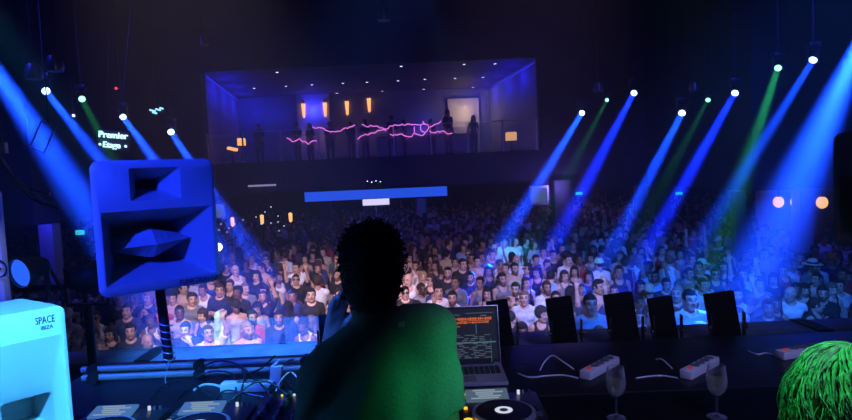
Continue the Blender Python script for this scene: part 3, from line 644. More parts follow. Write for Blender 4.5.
# ------------------------------------------------------------------ moving head lights with real beams
M['lensblue'] = emit('lens_blue', (.40, .62, 1.), 6); M['lensgreen'] = emit('lens_green', (.25, 1., .55), 3.5)
def moving_head(src, dst, color, watts, cone, lab, lens='lensblue', size=1., blend=.35):
    src, dst = Vector(src), Vector(dst); dr = (dst-src).normalized(); q = dr.to_track_quat('Z', 'Y')
    t = empty('moving_head_light', lab, 'stage light', src)
    h = B().lathe([(.001, -.30), (.07, -.28), (.105, -.18), (.115, -.02), (.11, .0), (.095, .005)], 18); h.xf(Matrix.Diagonal((size, size, size, 1))); h.xf(q.to_matrix().to_4x4()); hd = h.obj('head', M['plastic'], t)
    l = B().lathe([(.001, .012), (.05, .010), (.094, .002)], 18); l.xf(Matrix.Diagonal((size, size, size, 1))); l.xf(q.to_matrix().to_4x4()); l.obj('lens', M[lens], hd)
    y = B()
    for s in (-1, 1): y.box((s*.14*size, 0, .10*size), (.03*size, .08*size, .30*size))
    y.box((0, 0, .26*size), (.31*size, .09*size, .05*size)).obj('yoke', M['plastic'], t, False)
    B().box((0, 0, .36*size), (.30*size, .22*size, .14*size), bevel=.02).obj('base', M['plastic'], t); B().cyl((0, 0, .42*size), (0, 0, ZC-src.z), .02, seg=8).obj('hanging_rod', M['black'], t)
    L = bpy.data.lights.new('beam', 'AREA'); L.shape = 'DISK'; L.energy = watts; L.color = color; L.size = .17*size; L.spread = math.radians(cone)
    o = bpy.data.objects.new('beam', L); COL.objects.link(o); o.parent = t; o.location = dr*.06*size; o.rotation_euler = (-dr).to_track_quat('Z', 'Y').to_euler()
    return t
BLUE, BLUE2, CYAN, GREEN = (.004, .020, 1.), (.006, .055, 1.), (.10, .45, 1.), (.05, 1., .30)
HZ = 1.72
BEAMS = [  # source px, py, depth; target px, depth (at head height or given pixel); colour; power; cone; label
 ((582, 113, 20.), (498, 250, 13.5), BLUE2, 1.0, 3.6, 'blue beam moving head nearest the balcony opening on its right'),
 ((634, 93, 18.5), (545, 262, 12.5), BLUE, 1.0, 3.8, 'blue beam moving head between the two green ones, nearer the balcony'),
 ((682, 113, 17.), (612, 250, 12.5), BLUE2, .9, 3.6, 'lower blue beam moving head above the middle columns'),
 ((735, 93, 14.), (640, 262, 10.), BLUE, .9, 3.8, 'blue beam moving head left of the bright green beam'),
 ((813, 60, 12.), (695, 250, 9.5), BLUE2, .8, 4.2, 'largest blue lens, highest moving head on the right side'),
 ((46, 91, 12.), (150, 222, 9.), BLUE2, .7, 4.0, 'bright white-blue lens high on the left, above the two-line sign'),
 ((123, 117, 15.), (195, 215, 11.), BLUE2, .6, 4., 'blue beam moving head just above the two-line sign'),
 ((171, 132, 18.), (240, 235, 13.), BLUE2, .6, 4., 'blue beam moving head above the right corner of the blue speaker'),
]
# ------------------------------------------------------------------ the DJ stand
ZT = 2.6                                   # counter top
def boxthing(name, label, cat, c, d, m, **k): return prop(B().box(c, d, **k).obj(name, M[m]), label, cat)
t = empty('counter', 'long black counter under the players, laptop and wine glasses', 'counter', (1, 2.3, 1.7))
B().box((.05, -.03, .875), (4.6, .53, .05), bevel=.006).obj('worktop', M['counter'], t)
B().box((.05, .20, .45), (4.5, .03, .78)).obj('front_panel', M['black'], t, False)
for x in (-2.15, -.7, .75, 2.25): B().box((x, -.18, .425), (.06, .06, .85)).obj('leg', M['black'], t, False)
t = empty('rear_shelf', 'black rear shelf behind the players, holding power strips', 'shelf', (.5, 2.93, 1.7))
B().box((.25, 0, .875), (5.2, .75, .05), bevel=.006).obj('worktop', M['shelf'], t)
for x in (-2.2, -.9, .9, 2.7):
    for y in (-.3, .3): B().box((x, y, .425), (.06, .06, .85)).obj('leg', M['black'], t, False)
M['ledge'] = mat('ledge_steel', (.30, .32, .36), .38, .55, vary=.3, scale=9)
t = empty('front_ledge', 'blue-lit metal ledge running along the front edge of the stage', 'ledge', (.5, 3.885, 1.7))
B().box((0, 0, .755), (9, .30, .03), bevel=.006).obj('ledge_top', M['ledge'], t)
B().box((0, .1, .37), (9, .05, .74)).obj('panel', M['black'], t, False)
for x in (-2.34, .0, 2.0): B().box((x, .0, .774), (.10, .31, .008)).obj('joint_plate', M['black'], t, False)
t = empty('floor_shelf', 'low black shelf between the counter and the front ledge carrying flat floodlights', 'shelf', (.5, 3.515, 1.7))
B().box((0, 0, .735), (8, .36, .03)).obj('shelf_board', M['blackm'], t, False)
for x in (-3, 0, 3): B().box((x, 0, .36), (.06, .3, .72)).obj('leg', M['black'], t, False)
for i, (y, z, lab) in enumerate(((3.10, 2.630, 'upper of the two black steel pipes left of the DJ'), (2.965, 2.630, 'lower of the two black steel pipes left of the DJ'))):
    x0, x1 = at(82, 368, y).x, at(318, 360, y).x; t = empty('steel_pipe', lab, 'pipe', ((x0+x1)/2, y, z))
    B().tube([(-(x1-x0)/2, 0, 0), ((x1-x0)/2, 0, 0)], .017, 12).obj('pipe', M['paint'], t)
    for s in (-.9, 0, .9): B().cyl((s*(x1-x0)/2, -.025, 0), (s*(x1-x0)/2, .025, 0), .029, seg=10).obj('clamp', M['black'], t)
t = empty('glass_screen', 'low clear glass screen standing on the front ledge before the crowd', 'glass screen', (.5, 4.0, 2.476))
for k in range(6): B().box((-3.75+1.5*k, 0, .085), (1.49, .010, .17)).obj('pane', M['glass'], t, False)
for k in range(7): B().box((-4.5+1.5*k, 0, .03), (.03, .03, .06)).obj('clip', M['metal'], t, False)

def floodlight(px, ytop, ybase, wpx, y, lab, tilt=-.10):
    z0 = 2.45; p = at(px, ybase, y); p.z = z0; w = wpx/600*y; h = (at(px, ytop, y).z-z0)-.02; t = empty('floodlight', lab, 'floodlight', p, 0, 'flat black floodlights along the ledge')
    Rm = Matrix.Rotation(tilt, 3, 'Y') @ Matrix.Rotation(-.12, 3, 'X'); up = Rm @ Vector((0, 0, 1))
    hs = B().box((0, 0, h/2+.04), (w, .05, h-.06), bevel=.008); hs.xf(Rm.to_4x4()); ho = hs.obj('housing', M['flood'], t)
    fn = B()
    for k in range(7): fn.box((0, -.029, .09+(h-.14)*k/6), (w*.86, .012, .006))
    fn.xf(Rm.to_4x4()); fn.obj('cooling_fin', M['flood'], ho, False)
    yk = B()
    for s in (-1, 1): yk.box((s*(w/2+.012), 0, .12), (.008, .03, .22)).cyl((s*(w/2+.004), 0, h*.42), (s*(w/2+.03), 0, h*.42), .014, seg=8)
    yk.box((0, 0, .014), (w+.03, .03, .008)); yk.obj('yoke', M['black'], t, False)
    B().box((0, 0, .006), (w*.8, .12, .012)).obj('base', M['black'], t, False)
    q = [Vector((w*.3, -.02, .05)), Vector((w*.6, -.10, .02)), Vector((w*.7, -.12, .012)), Vector((w*.6, -.16, .010))]
    B().tube(q, .006, 6).obj('cable', M['black'], t)
floodlight(505, 299, 349, 22, 3.50, 'flat black floodlight panel just right of the laptop screen'); floodlight(567, 296, 348, 26, 3.50, 'flat black floodlight panel above the left white power strip')
floodlight(627, 292, 348, 29, 3.50, 'flat black floodlight panel above the left wine glass'); floodlight(668, 296, 347, 24, 3.50, 'flat black floodlight panel above the right white power strip')
floodlight(728, 291, 346, 29, 3.50, 'flat black floodlight panel above the right wine glass, last in the row'); floodlight(338, 313, 356, 34, 3.50, 'flat black floodlight panel beside the DJ raised hand', -.03)

# ------------------------------------------------------------------ speakers
def horn(b, mouth, throat, depth, curve=1.6, n=7, back=True):
    (mx0, mx1, mz0, mz1), (tx0, tx1, tz0, tz1) = mouth, throat; L = []
    for i in range(n+1):
        u = i/n; v = 1-(1-u)**curve; w = lambda a, c: a+(c-a)*v
        L.append(rrect(w(mx0, tx0), w(mx1, tx1), w(mz0, tz0), w(mz1, tz1), .012, depth*u, 3))
    b.loft(L, False, False); tunnel(b, throat, depth, depth+(.16 if depth < .25 else .05))
M['plug'] = M['white']
def tunnel(b, r, y0, y1, k=.85):
    cx, cz = (r[0]+r[1])/2, (r[2]+r[3])/2; A = rrect(*r, .012, y0, 3); b.loft([A, [(cx+(p[0]-cx)*k, y1, cz+(p[2]-cz)*k) for p in A]], False, True)
def cabinet(name, label, Wd, Hh, Dp, corner, holes, m='white', taper=.55, edge=.03, ch=.93):
    b = B(); out = rrect(0, Wd, 0, Hh, corner, 0, 5); cx, cz = Wd/2, Hh/2
    sc = lambda k, y: [(cx+(p[0]-cx)*k, y, cz+(p[2]-cz)*k) for p in out]
    ins = rrect(edge*.6, Wd-edge*.6, edge*.6, Hh-edge*.6, max(corner-edge*.4, .01), -edge*.5, 5)
    b.plate(ins, [rrect(*h, .012, -edge*.5, 3) for h in holes]); b.loft([ins, out, sc(ch, .06), sc(taper, Dp)], False, True)
    return b
SPK_LAB = 'big white horn loudspeaker lit deep blue, on a black pole left of the DJ'
def big_speaker(loc, rz, label, tilt=0.):
    t = empty('loudspeaker', label, 'loudspeaker', loc, rz); t.rotation_euler = (0, tilt, rz)
    hA, hB = (.164, .404, .450, .610), (.030, .552, .050, .405)
    cabinet('cabinet', '', .58, .65, .42, .045, [hA, hB]).obj('cabinet', M['spk'], t)
    b = B(); horn(b, hA, (.235, .325, .505, .555), .20, 1.5); b.xf(Matrix.Translation((0, -.015, 0))); b.obj('upper_horn', M['spk'], t)
    b = B(); horn(b, hB, (.13, .42, .13, .32), .30, 1.3); b.xf(Matrix.Translation((0, -.015, 0))); lo = b.obj('lower_horn', M['spk'], t)
    b = B(); L = []
    for u in np.linspace(-1, 1, 13):
        k = max(.02, (1-abs(u))**.8); x = .285+.215*u; zc = .225+.012*u; d = .10*(1-k)+.03
        L.append([(x, d, zc), (x, d+.09, zc+.072*k), (x, .30, zc+.085*k), (x, .30, zc-.085*k), (x, d+.09, zc-.072*k)])
    b.loft(L, True, True); b.obj('phase_plug', M['spk'], lo, False)
    me = text_mesh('FUNKTION-ONE', .030, .001); o = link('lettering', me, t, M['black']); o.location = (.475, -.0165, .025); o.rotation_euler = (PI/2, 0, 0); prop(o, 'small black lettering at the lower right corner')
    return t
SPK = big_speaker((-1.556, 2.8, 3.06), math.radians(40), SPK_LAB)
t = empty('speaker_stand', 'black pole with base plate carrying the blue-lit loudspeaker', 'speaker stand', (-1.43, 3.20, 2.6)); 
B().cyl((0, 0, .02), (-.03, .02, .43), .026).obj('pole', M['black'], t); B().box((0, 0, .01), (.16, .07, .02), bevel=.004).obj('base_plate', M['black'], t); B().box((-.03, .02, .445), (.12, .12, .03)).obj('mounting_plate', M['black'], t, False)
cb = [(-1.43+.031*math.cos(a*2.2), 3.20+.031*math.sin(a*2.2), 2.62+.24*(1-a/18)) for a in np.linspace(0, 17, 90)]
prop(B().tube(cb+[(-1.375, 3.16, 2.66), (-1.36, 3.03, 2.668), (-1.33, 2.92, 2.62), (-1.30, 2.86, 2.608)], .0032, 6).obj('speaker_cable', M['alu']), 'pale twisted cable wound around the black speaker pole', 'cable')
a0 = at(835, 190, 3.45); RS = big_speaker((a0.x-.01, 3.45, 3.06), math.radians(-38), 'dark horn loudspeaker cut off by the right edge of the view'); 
# right one faces the other way: its left edge is the far one
t = empty('speaker_stand', 'black pole under the dark loudspeaker at the right edge', 'speaker stand', (a0.x+.40, 3.45-.02, 1.7)); B().cyl((0, 0, .02), (0, 0, 1.34), .026).obj('pole', M['black'], t); B().cyl((0, 0, 0), (0, 0, .02), .2).obj('base_plate', M['black'], t)

def monitor_speaker():
    rz = math.radians(48.7); Wd, Hh = .60, .80; z1 = 3.24; c = Vector((-1.11, 1.80, 0)); loc = c-Vector((math.cos(rz), math.sin(rz), 0))*Wd; loc.z = z1-Hh
    t = empty('monitor_speaker', 'white horn monitor loudspeaker glowing cyan at the lower left', 'loudspeaker', loc, rz)
    hA = (.30, .588, .17, Hh-.085); cabinet('cabinet', '', Wd, Hh, .33, .02, [hA], taper=.97, edge=.014, ch=1.).obj('cabinet', M['white'], t)
    b = B(); horn(b, hA, (.435, .570, .405, .525), .085, 1.25); b.xf(Matrix.Translation((0, -.007, 0))); b.obj('horn', M['white'], t)
    M['ink'] = mat('navy_ink', (.012, .014, .05), .5)
    for body, sz, x, z, sx in (('SPACE', .0225, .545, Hh-.034, .80), ('IBIZA', .0115, .548, Hh-.0565, 1.2)):
        me = text_mesh(body, sz, .0006, 0, .0002); o = link('lettering', me, t, M['ink']); o.location = (x, -.0078, z); o.rotation_euler = (PI/2, 0, 0); o.scale = (sx, 1.35, 1); prop(o, 'dark printed lettering near the top corner')
    p = empty('speaker_plinth', 'black plinth carrying the white monitor loudspeaker', 'plinth', (loc.x, loc.y, 1.7), rz); b = B(); b.box((.3, .18, (loc.z-1.7)/2), (.56, .28, loc.z-1.7), bevel=.01); b.obj('body', M['black'], p); B().box((.3, .035, .4), (.4, .01, .4)).obj('grille', M['blackm'], p, False)
monitor_speaker()

# ------------------------------------------------------------------ far left: white panel, par cans, rails
t = empty('white_panel', 'white panel with a ringed mark on the far left edge', 'panel', at(-14, 300, 3.0)); z = t.location.z
w = .118*2; B().box((0, 0, .18), (w, .05, .74), bevel=.02).obj('board', M['white'], t)
b = B(); b.lathe([(.040, 0), (.046, 0), (.046, .004), (.040, .004)], 24); b.xf(Matrix.Translation((w/2-.022, -.029, .16)) @ Matrix.Rotation(PI/2, 4, 'X')); b.obj('ring_mark', M['ink'], t); B().box((w/2-.022, -.028, .16), (.03, .004, .008)).box((w/2-.03, -.028, .16), (.008, .004, .04)).obj('inner_mark', M['ink'], t, False)
B().cyl((0, 0, -.19), (0, 0, 1.7-z), .025).cyl((0, 0, 1.72-z), (0, 0, 1.7-z), .14).obj('stand', M['black'], t)
M['parlens'] = emit('par_lens', (.02, .12, 1.), 1.1)
def parcan(px, py, d, aim, lab, r=.085, lens='parlens'):
    p = at(px, py, d); t = empty('par_can', lab, 'stage light', p); q = Vector(aim).to_track_quat('Z', 'Y').to_matrix().to_4x4()
    b = B(); b.lathe([(.001, -.11), (.05, -.105), (r*.9, -.04), (r, .02), (r, .05), (r*.94, .05), (r*.9, .03)], 18); b.xf(q); hd = b.obj('housing', M['plastic'], t)
    b = B(); b.lathe([(.001, .03), (r*.5, .035), (r*.9, .03)], 18); b.xf(q); b.obj('lens', M[lens], hd)
    B().box((r+.02, 0, -.05), (.012, .03, .22)).box((-r-.02, 0, -.05), (.012, .03, .22)).box((0, 0, -.16), (2*r+.05, .03, .012)).obj('yoke', M['black'], t, False)
    B().cyl((0, 0, -.16), (0, 0, 1.7-p.z), .018).cyl((0, 0, 1.72-p.z), (0, 0, 1.7-p.z), .09).obj('stand', M['black'], t)
parcan(27, 271, 3.25, (-.30, -.93, -.12), 'black par can with blue lens beside the white panel'); parcan(87, 277, 3.46, (.6, .75, -.05), 'black par can seen from behind, against the left edge of the blue speaker', .10, 'blackm')
x0, x1 = at(-6, 296, 3.45).x, at(60, 296, 3.45).x; z = at(40, 296, 3.45).z
t = empty('guard_rail', 'black guard rail above the cyan monitor loudspeaker', 'rail', ((x0+x1)/2, 3.72, 1.7)); B().tube([(-(x1-x0)/2-.2, 0, z-1.7), ((x1-x0)/2, 0, z-1.7)], .020, 10).obj('top_rail', M['black'], t)
for s in (-.48, .48): B().cyl((s*(x1-x0), 0, 0), (s*(x1-x0), 0, z-1.7), .018, seg=10).obj('post', M['black'], t)
a, c = at(46, 262, 3.66), at(66, 297, 3.66); b = B().tube([(a.x, a.y, a.z), (c.x, c.y, c.z), (c.x-.04, c.y, 2.8), (c.x-.10, c.y, 1.7)], .010, 8); prop(b.obj('microphone_stand', M['black']), 'thin slanting black boom pole between the two par cans', 'stand')

# ------------------------------------------------------------------ gear on the counter
M['lcd'] = emit('player_screen', (.22, .34, .50), .32); M['lcdl'] = emit('player_screen_left', (.14, .36, .85), .40); M['led_o'] = emit('cue_led', (1, .45, .03), 1.6); M['led_g'] = emit('play_led', (.1, 1, .2), 1.3); M['led_w'] = emit('white_led', (.8, .85, 1), .8); M['led_y'] = emit('yellow_led', (.9, .9, .05), .8)
M['lcd2'] = emit('screen_rows', (.5, .65, .8), .45)
def player(x, lab, lcd):
    t = empty('media_player', lab, 'media player', (x, 2.03, ZT)); w, d, h = .32, .36, .075
    B().box((0, d/2, h/2+.008), (w, d, h), bevel=.01).obj('body', M['plastic'], t)
    s = B().box((-.045, .306, h+.018), (.17, .085, .012), Matrix.Rotation(.18, 3, 'X'), .004).obj('screen', M[lcd], t)
    rr = B()
    for k in range(5): rr.box((-.055+.02*(k % 2), .276+.014*k, h+.0205+.0025*k), (.11-.02*(k % 3), .004, .004), Matrix.Rotation(.18, 3, 'X'))
    rr.obj('screen_row', M['lcd2'], s, False)
    B().lathe([(.118, h+.006), (.118, h+.022), (.108, h+.027), (.104, h+.026)], 40, (0, .135, 0)).obj('jog_ring', M['alu'], t)
    j = B().lathe([(.104, h+.024), (.06, h+.027), (.034, h+.027), (.001, h+.027)], 40, (0, .135, 0)).obj('jog_wheel', M['black'], t)
    B().lathe([(.033, h+.028), (.026, h+.029), (.016, h+.0285)], 24, (0, .135, 0)).obj('jog_display_ring', M['led_w'], j); B().lathe([(.012, h+.029), (.001, h+.029)], 16, (0, .135, 0)).obj('jog_centre', M['alu'], j)
    for (bx, by_, m, nm) in ((-.135, .04, 'led_g', 'play_button'), (-.135, .085, 'led_o', 'cue_button')): B().cyl((bx, by_, h+.006), (bx, by_, h+.018), .017).obj(nm, M[m], t)
    B().box((-.137, .205, h+.012), (.014, .006, .008)).obj('cue_led', M['led_o'], t, False); B().box((-.125, .345, h+.012), (.03, .010, .006)).obj('slot_led', M['led_y'], t, False)
    B().box((.125, .12, h+.009), (.012, .15, .004)).obj('pitch_slot', M['blackm'], t, False); B().box((.125, .11, h+.018), (.026, .014, .016), bevel=.003).obj('pitch_fader', M['metal'], t)
    for k in range(3): B().cyl((.085+.022*k, .335, h+.008), (.085+.022*k, .335, h+.024), .006, seg=10).obj('knob', M['metal' if k else 'led_w'], t)
    for k in range(4): B().box((-.138, .22+.026*k, h+.012), (.02, .012, .007), bevel=.002).obj('hot_button', M['metal'], t)
    return t
player(.255, 'media player with spinning platter right of the DJ, below the laptop', 'lcd'); player(-1.235, 'media player with pale screen at the far left of the counter', 'lcdl'); player(-.88, 'media player between the far left player and the mixer', 'lcdl')
t = empty('mixer', 'black mixer full of knobs left of the DJ', 'mixer', (-.52, 2.03, ZT)); B().box((0, .19, .055), (.34, .38, .10), bevel=.01).obj('body', M['plastic'], t)
for r in range(7):
    for k in range(5): 
        if r > 4 or k < 5: B().lathe([(.011, .105), (.010, .125), (.008, .128), (.001, .128)], 10, (-.13+.065*k, .12+.04*r, 0)).obj('knob', M['metal' if (r+k) % 3 else 'plastic'], t)
for k in range(4): B().box((-.12+.08*k, .06, .108), (.012, .09, .004)).obj('fader_slot', M['blackm'], t, False); B().box((-.12+.08*k, .05+.01*k, .116), (.022, .014, .014), bevel=.003).obj('fader', M['metal'], t)
for k in range(5): B().cyl((-.10+.05*k, .365, .105), (-.10+.05*k, .365, .112), .005, seg=8).obj('indicator_led', M['led_w' if k % 2 else 'led_y'], t)

# laptop
t = empty('laptop', 'open aluminium laptop showing music software, right of the DJ', 'laptop', (.147, 2.68, ZT+.002))
B().box((0, .133, .010), (.392, .266, .018), bevel=.006).obj('base', M['alu'], t)
kb = B()
for r in range(5):
    for k in range(14): kb.box((-.165+.0254*k, .125+.021*r, .021), (.021, .017, .004))
kb.obj('keyboard', M['plastic'], t, False); B().box((0, .058, .0195), (.105, .075, .002)).obj('trackpad', M['metal'], t, False)
th = math.radians(14); Rl = Matrix.Translation((0, .266, .02)) @ Matrix.Rotation(-th, 4, 'X')
lid = B().box((0, .004, .143), (.392, .008, .286), bevel=.003); lid.xf(Rl); lid = lid.obj('lid', M['alu'], t)
def scr(nm, m, rects, dy):
    b = B()
    for x, z, w, h in rects: b.box((x, dy, z), (w, .0008, h))
    b.xf(Rl); return b.obj(nm, M[m], lid, False)
M['scrbg'] = emit('software_background', (.012, .016, .022), .5, body=(.004, .004, .005)); M['scr_o'] = emit('waveform', (1., .20, .03), .62); M['scr_b'] = emit('software_rows', (.26, .34, .42), .30); M['scr_t'] = emit('software_bar', (.12, .34, .40), .42)
scr('bezel', 'black', [(0, .143, .386, .280)], -.0005)
scr('screen', 'scrbg', [(0, .148, .362, .250)], -.0012)
rnd = random.Random(3)
scr('waveform', 'scr_o', [(-.09+.0085*k, .222, .006, .004+.012*rnd.random()) for k in range(30)]+[(-.02+.0085*k, .203, .006, .003+.008*rnd.random()) for k in range(20)]+[(.0+.007*k, .212, .005, .004) for k in range(22)]+[(-.05, .185, .10, .003)], -.0022)
scr('playlist_text', 'scr_b', [(-.06+.05*rnd.random()+.05*(k % 4), .030+.0085*(k//4), .022+.015*rnd.random(), .0035) for k in range(56)]+[], -.0022)
scr('menu_text', 'scr_b', [(.1, .25, .14, .003), (-.03, .243, .06, .004), (.12, .236, .03, .006)], -.0022)
scr('selection_bar', 'scr_t', [(.01, .104, .33, .006), (.08, .170, .003, .05), (.15, .06, .002, .12)], -.0020)
B().cyl((-.16, .266, .018), (.16, .266, .018), .007).obj('hinge', M['plastic'], t)

# power strips and leads
def power_strip(p, rz, n, lab, L=.30, red=True):
    t = empty('power_strip', lab, 'power strip', p, rz); B().box((0, 0, .022), (L, .058, .042), bevel=.009).obj('casing', M['whitep'], t)
    for k in range(n):
        x = -L/2+.095+k*(L-.12)/max(n-.4, 1); so = B().lathe([(.0215, .0435), (.0215, .0465), (.019, .0465), (.017, .0445), (.001, .0445)], 20, (x, 0, 0)).obj('socket', M['grey'], t)
        B().cyl((x-.0095, 0, .0442), (x-.0095, 0, .0450), .003, seg=8).cyl((x+.0095, 0, .0442), (x+.0095, 0, .0450), .003, seg=8).obj('hole', M['black'], so, False)
    if red: B().box((-L/2+.04, 0, .0455), (.026, .018, .008), bevel=.003).obj('switch', M['red'], t)
    return t
a, c = onz(583, 381, ZT), onz(616, 363, ZT); power_strip(((a.x+c.x)/2, (a.y+c.y)/2, ZT), math.atan2(c.y-a.y, c.x-a.x), 4, 'white power strip right of the laptop, above the left wine glass', .29)
a, c = onz(683, 381, ZT), onz(716, 363, ZT); power_strip(((a.x+c.x)/2, (a.y+c.y)/2, ZT), math.atan2(c.y-a.y, c.x-a.x), 4, 'white power strip above the right wine glass', .29)
a, c = onz(781, 359, ZT), onz(822, 352, ZT); power_strip(((a.x+c.x)/2, (a.y+c.y)/2, ZT), math.atan2(c.y-a.y, c.x-a.x), 4, 'white power strip partly hidden by the green-lit hair', .29)
a, c = onz(224, 391, ZT), onz(272, 390, ZT); power_strip(((a.x+c.x)/2, (a.y+c.y)/2, ZT), math.atan2(c.y-a.y, c.x-a.x), 4, 'cyan-lit power strip lying left of the DJ', .25, False)
p = onz(277, 388, ZT); t = empty('power_adapter', 'upright white power adapter beside the strip left of the DJ', 'adapter', p); B().box((0, 0, .055), (.055, .045, .11), Matrix.Rotation(.12, 3, 'Y'), .008).obj('body', M['whitep'], t); B().cyl((.0, 0, .11), (.02, 0, .135), .012, .006).obj('strain_relief', M['whitep'], t)
def lead(name, label, pts, r, m, z=ZT):
    P = []
    for (px, py, h) in pts:
        q = onz(px, py, z); q.z = z+h+r
        if h > 0: k = at(px, py, q.y); q = Vector((k.x, q.y, q.z))
        P.append(q)
    C = []
    for i in range(len(P)-1):
        p0, p1, p2, p3 = P[max(i-1, 0)], P[i], P[i+1], P[min(i+2, len(P)-1)]
        for u in np.linspace(0, 1, 6, endpoint=False):
            C.append(.5*((2*p1)+(p2-p0)*u+(2*p0-5*p1+4*p2-p3)*u*u+(3*p1-p0-3*p2+p3)*u**3))
    C.append(P[-1]); return prop(B().tube(C, r, 7).obj(name, M[m]), label, 'cable')
lead('power_cable', 'white mains cable running from the laptop to the left white strip', [(518, 374, 0), (530, 378, 0), (548, 376.5, 0), (564, 376, 0), (578, 379, 0)], .004, 'whitep')
lead('power_cable', 'white cable looping up behind the left white power strip', [(540, 371, 0), (545, 366, .02), (553, 366, .05), (563, 368, .03), (574, 370, 0)], .0035, 'whitep')
lead('power_cable', 'white mains cable running into the right white power strip', [(636, 379, 0), (650, 377, 0), (664, 376.5, 0), (678, 379, 0)], .004, 'whitep')
lead('power_cable', 'white cable curving down to the right white power strip', [(656, 360, 0), (662, 362, .01), (672, 369, 0)], .0035, 'whitep')
lead('power_cable', 'thin pale lead trailing left from the strip by the green hair', [(748, 351, 0), (757, 355, 0), (767, 353.5, 0), (781, 358, 0)], .003, 'whitep')
lead('power_cable', 'small coiled dark lead behind the laptop right corner', [(516, 372, 0), (520, 367, .01), (528, 368, .01), (529, 373, 0), (522, 376, 0)], .004, 'plastic')
lead('power_cable', 'white lead curving left out of the cyan-lit power strip', [(194, 391, 0), (203, 386, 0), (214, 386, 0), (226, 390, 0)], .006, 'whitep')
rb = random.Random(11)
CABS = [[(150, 401, 0), (160, 391, .01), (178, 385, .02), (186, 392, 0)], [(176, 402, 0), (192, 390, .02), (208, 396, 0), (224, 402, 0)], [(196, 384, .03), (214, 382, .05), (234, 386, .05), (236, 398, 0)], [(205, 376, .05), (221, 371, .05), (240, 378, .06), (246, 392, .05)], [(239, 402, 0), (247, 388, .05), (262, 381, .06), (276, 374, .09)], [(228, 404, 0), (252, 396, .05), (270, 394, .05), (290, 398, 0)], [(262, 404, 0), (272, 392, .03), (284, 386, .02), (297, 392, 0)], [(212, 404, 0), (226, 398, .03), (256, 399, .01), (286, 403, 0)], [(240, 374, .04), (252, 386, .05), (260, 394, .05), (276, 402, 0)], [(288, 372, .05), (296, 366, .03), (301, 376, .02), (300, 388, 0)]]
words_ = ['black patch lead arching off the far left player', 'black patch lead crossing left of the cyan strip', 'black plug lead rising over the left end of the cyan strip', 'black lead arching above the cyan strip toward the pipes', 'black lead climbing to the upright white adapter', 'black lead lying across the cyan strip toward the DJ', 'black lead curling beside the upright adapter', 'black lead lying in front of the cyan strip', 'black lead dropping from the pipes over the cyan strip', 'black lead looped between adapter and DJ']
for pts, lab in zip(CABS, words_): lead('patch_cable', lab, pts, .0045, 'plastic')
lead('patch_cable', 'thin white lead looping beside the DJ left elbow', [(272, 405, 0), (280, 392, .04), (291, 385, .06), (300, 388, .03)], .0035, 'whitep')
def wine_glass(px, py, lab):
    p = onz(px, py, ZT); p.z = ZT; t = empty('wine_glass', lab, 'wine glass', p)
    B().lathe([(.001, .088), (.018, .091), (.032, .108), (.0385, .135), (.037, .165), (.031, .205), (.0298, .205), (.0355, .165), (.037, .135), (.031, .110), (.017, .094), (.001, .091)], 28).obj('bowl', M['gl'], t)
    B().lathe([(.036, 0), (.036, .002), (.012, .005), (.0045, .012), (.0035, .05), (.0045, .082), (.010, .090)], 24).obj('stem', M['gl'], t)
    B().lathe([(.001, .093), (.016, .096), (.030, .111), (.0363, .135), (.0360, .150), (.001, .150)], 28).obj('wine', M['wine'], t)
gm, n, l, b_ = nodes('stemware'); b_.inputs['Base Color'].default_value = (.95, .97, 1, 1); b_.inputs['Roughness'].default_value = .02; pass
tr = n.new('ShaderNodeBsdfTransparent'); gl_ = n.new('ShaderNodeBsdfGlossy'); gl_.inputs['Roughness'].default_value = .22; gl_.inputs['Color'].default_value = (.9, .93, 1, 1); lw = n.new('ShaderNodeLayerWeight'); lw.inputs['Blend'].default_value = .25
ms = n.new('ShaderNodeMixShader'); ms2 = n.new('ShaderNodeMixShader'); ms2.inputs[0].default_value = .35; l.new(gl_.outputs[0], ms2.inputs[1]); l.new(b_.outputs[0], ms2.inputs[2]); l.new(lw.outputs['Facing'], ms.inputs[0]); l.new(tr.outputs[0], ms.inputs[1]); l.new(ms2.outputs[0], ms.inputs[2]); l.new(ms.outputs[0], n['Material Output'].inputs['Surface']); M['gl'] = gm
wine_glass(616.5, 418, 'wine glass of pale wine below the left white power strip'); wine_glass(717, 417, 'wine glass of pale wine below the right white power strip')
# ------------------------------------------------------------------ the DJ, seen from behind
ARMS['ear'] = ((.235, -.18, 1.22), (.175, -.245, 1.43), (-.30, .05, 1), (-.6, .8, 0))
ARMS['deck'] = ((.212, -.02, 1.07), (.15, -.24, 1.0), (-.15, -1, .0), (0, 0, -1))
def hero(name, lp, rp, fem, yaw, pitch, lean, wide, st, ys=(-.42, .26), zlow=.72, ztop=1.84):
    f = Field(axis([(-.40, .40, st)]), axis([(ys[0], ys[1], st)]), axis([(-.03, zlow, .026), (zlow, ztop, st)]))
    return f, person_fields(f, lp, rp, fem, yaw, pitch, lean, big=1.08, wide=wide)
def union_body(D):
    Bd = smin(D['Hd'], D['T'], .03)
    for a in D['A']: Bd = smin(Bd, a, .025)
    return smin(Bd, D['L'], .03)
f, D = hero('dj', 'deck', 'ear', False, .10, .12, -.005, 1.0, .0075)
me, V = f.nets(union_body(D), 'person', face_paint(D, .5)); me.materials.append(M['skin'])
DJ = link('person', me); DJ.location = (-.172, 1.76, 1.675); DJ.rotation_euler = (0, 0, PI); DJ.color = (.42, .26, .19, 1)
prop(DJ, 'DJ seen from behind, curly dark hair, grey t-shirt with green-lit right shoulder', 'person')
X, Y, Z = f.x[:, None, None], f.y[None, :, None], f.z[None, None, :]
G = garment(f, D, 'tshirt', .07)
G = G+np.clip(1.36-Z, 0, .25)*.022*np.sin(X*55+6*np.sin(Z*9)+Y*12)+.003*np.sin(Z*38+X*22)*np.clip(np.abs(X)*5-.4, 0, 1)
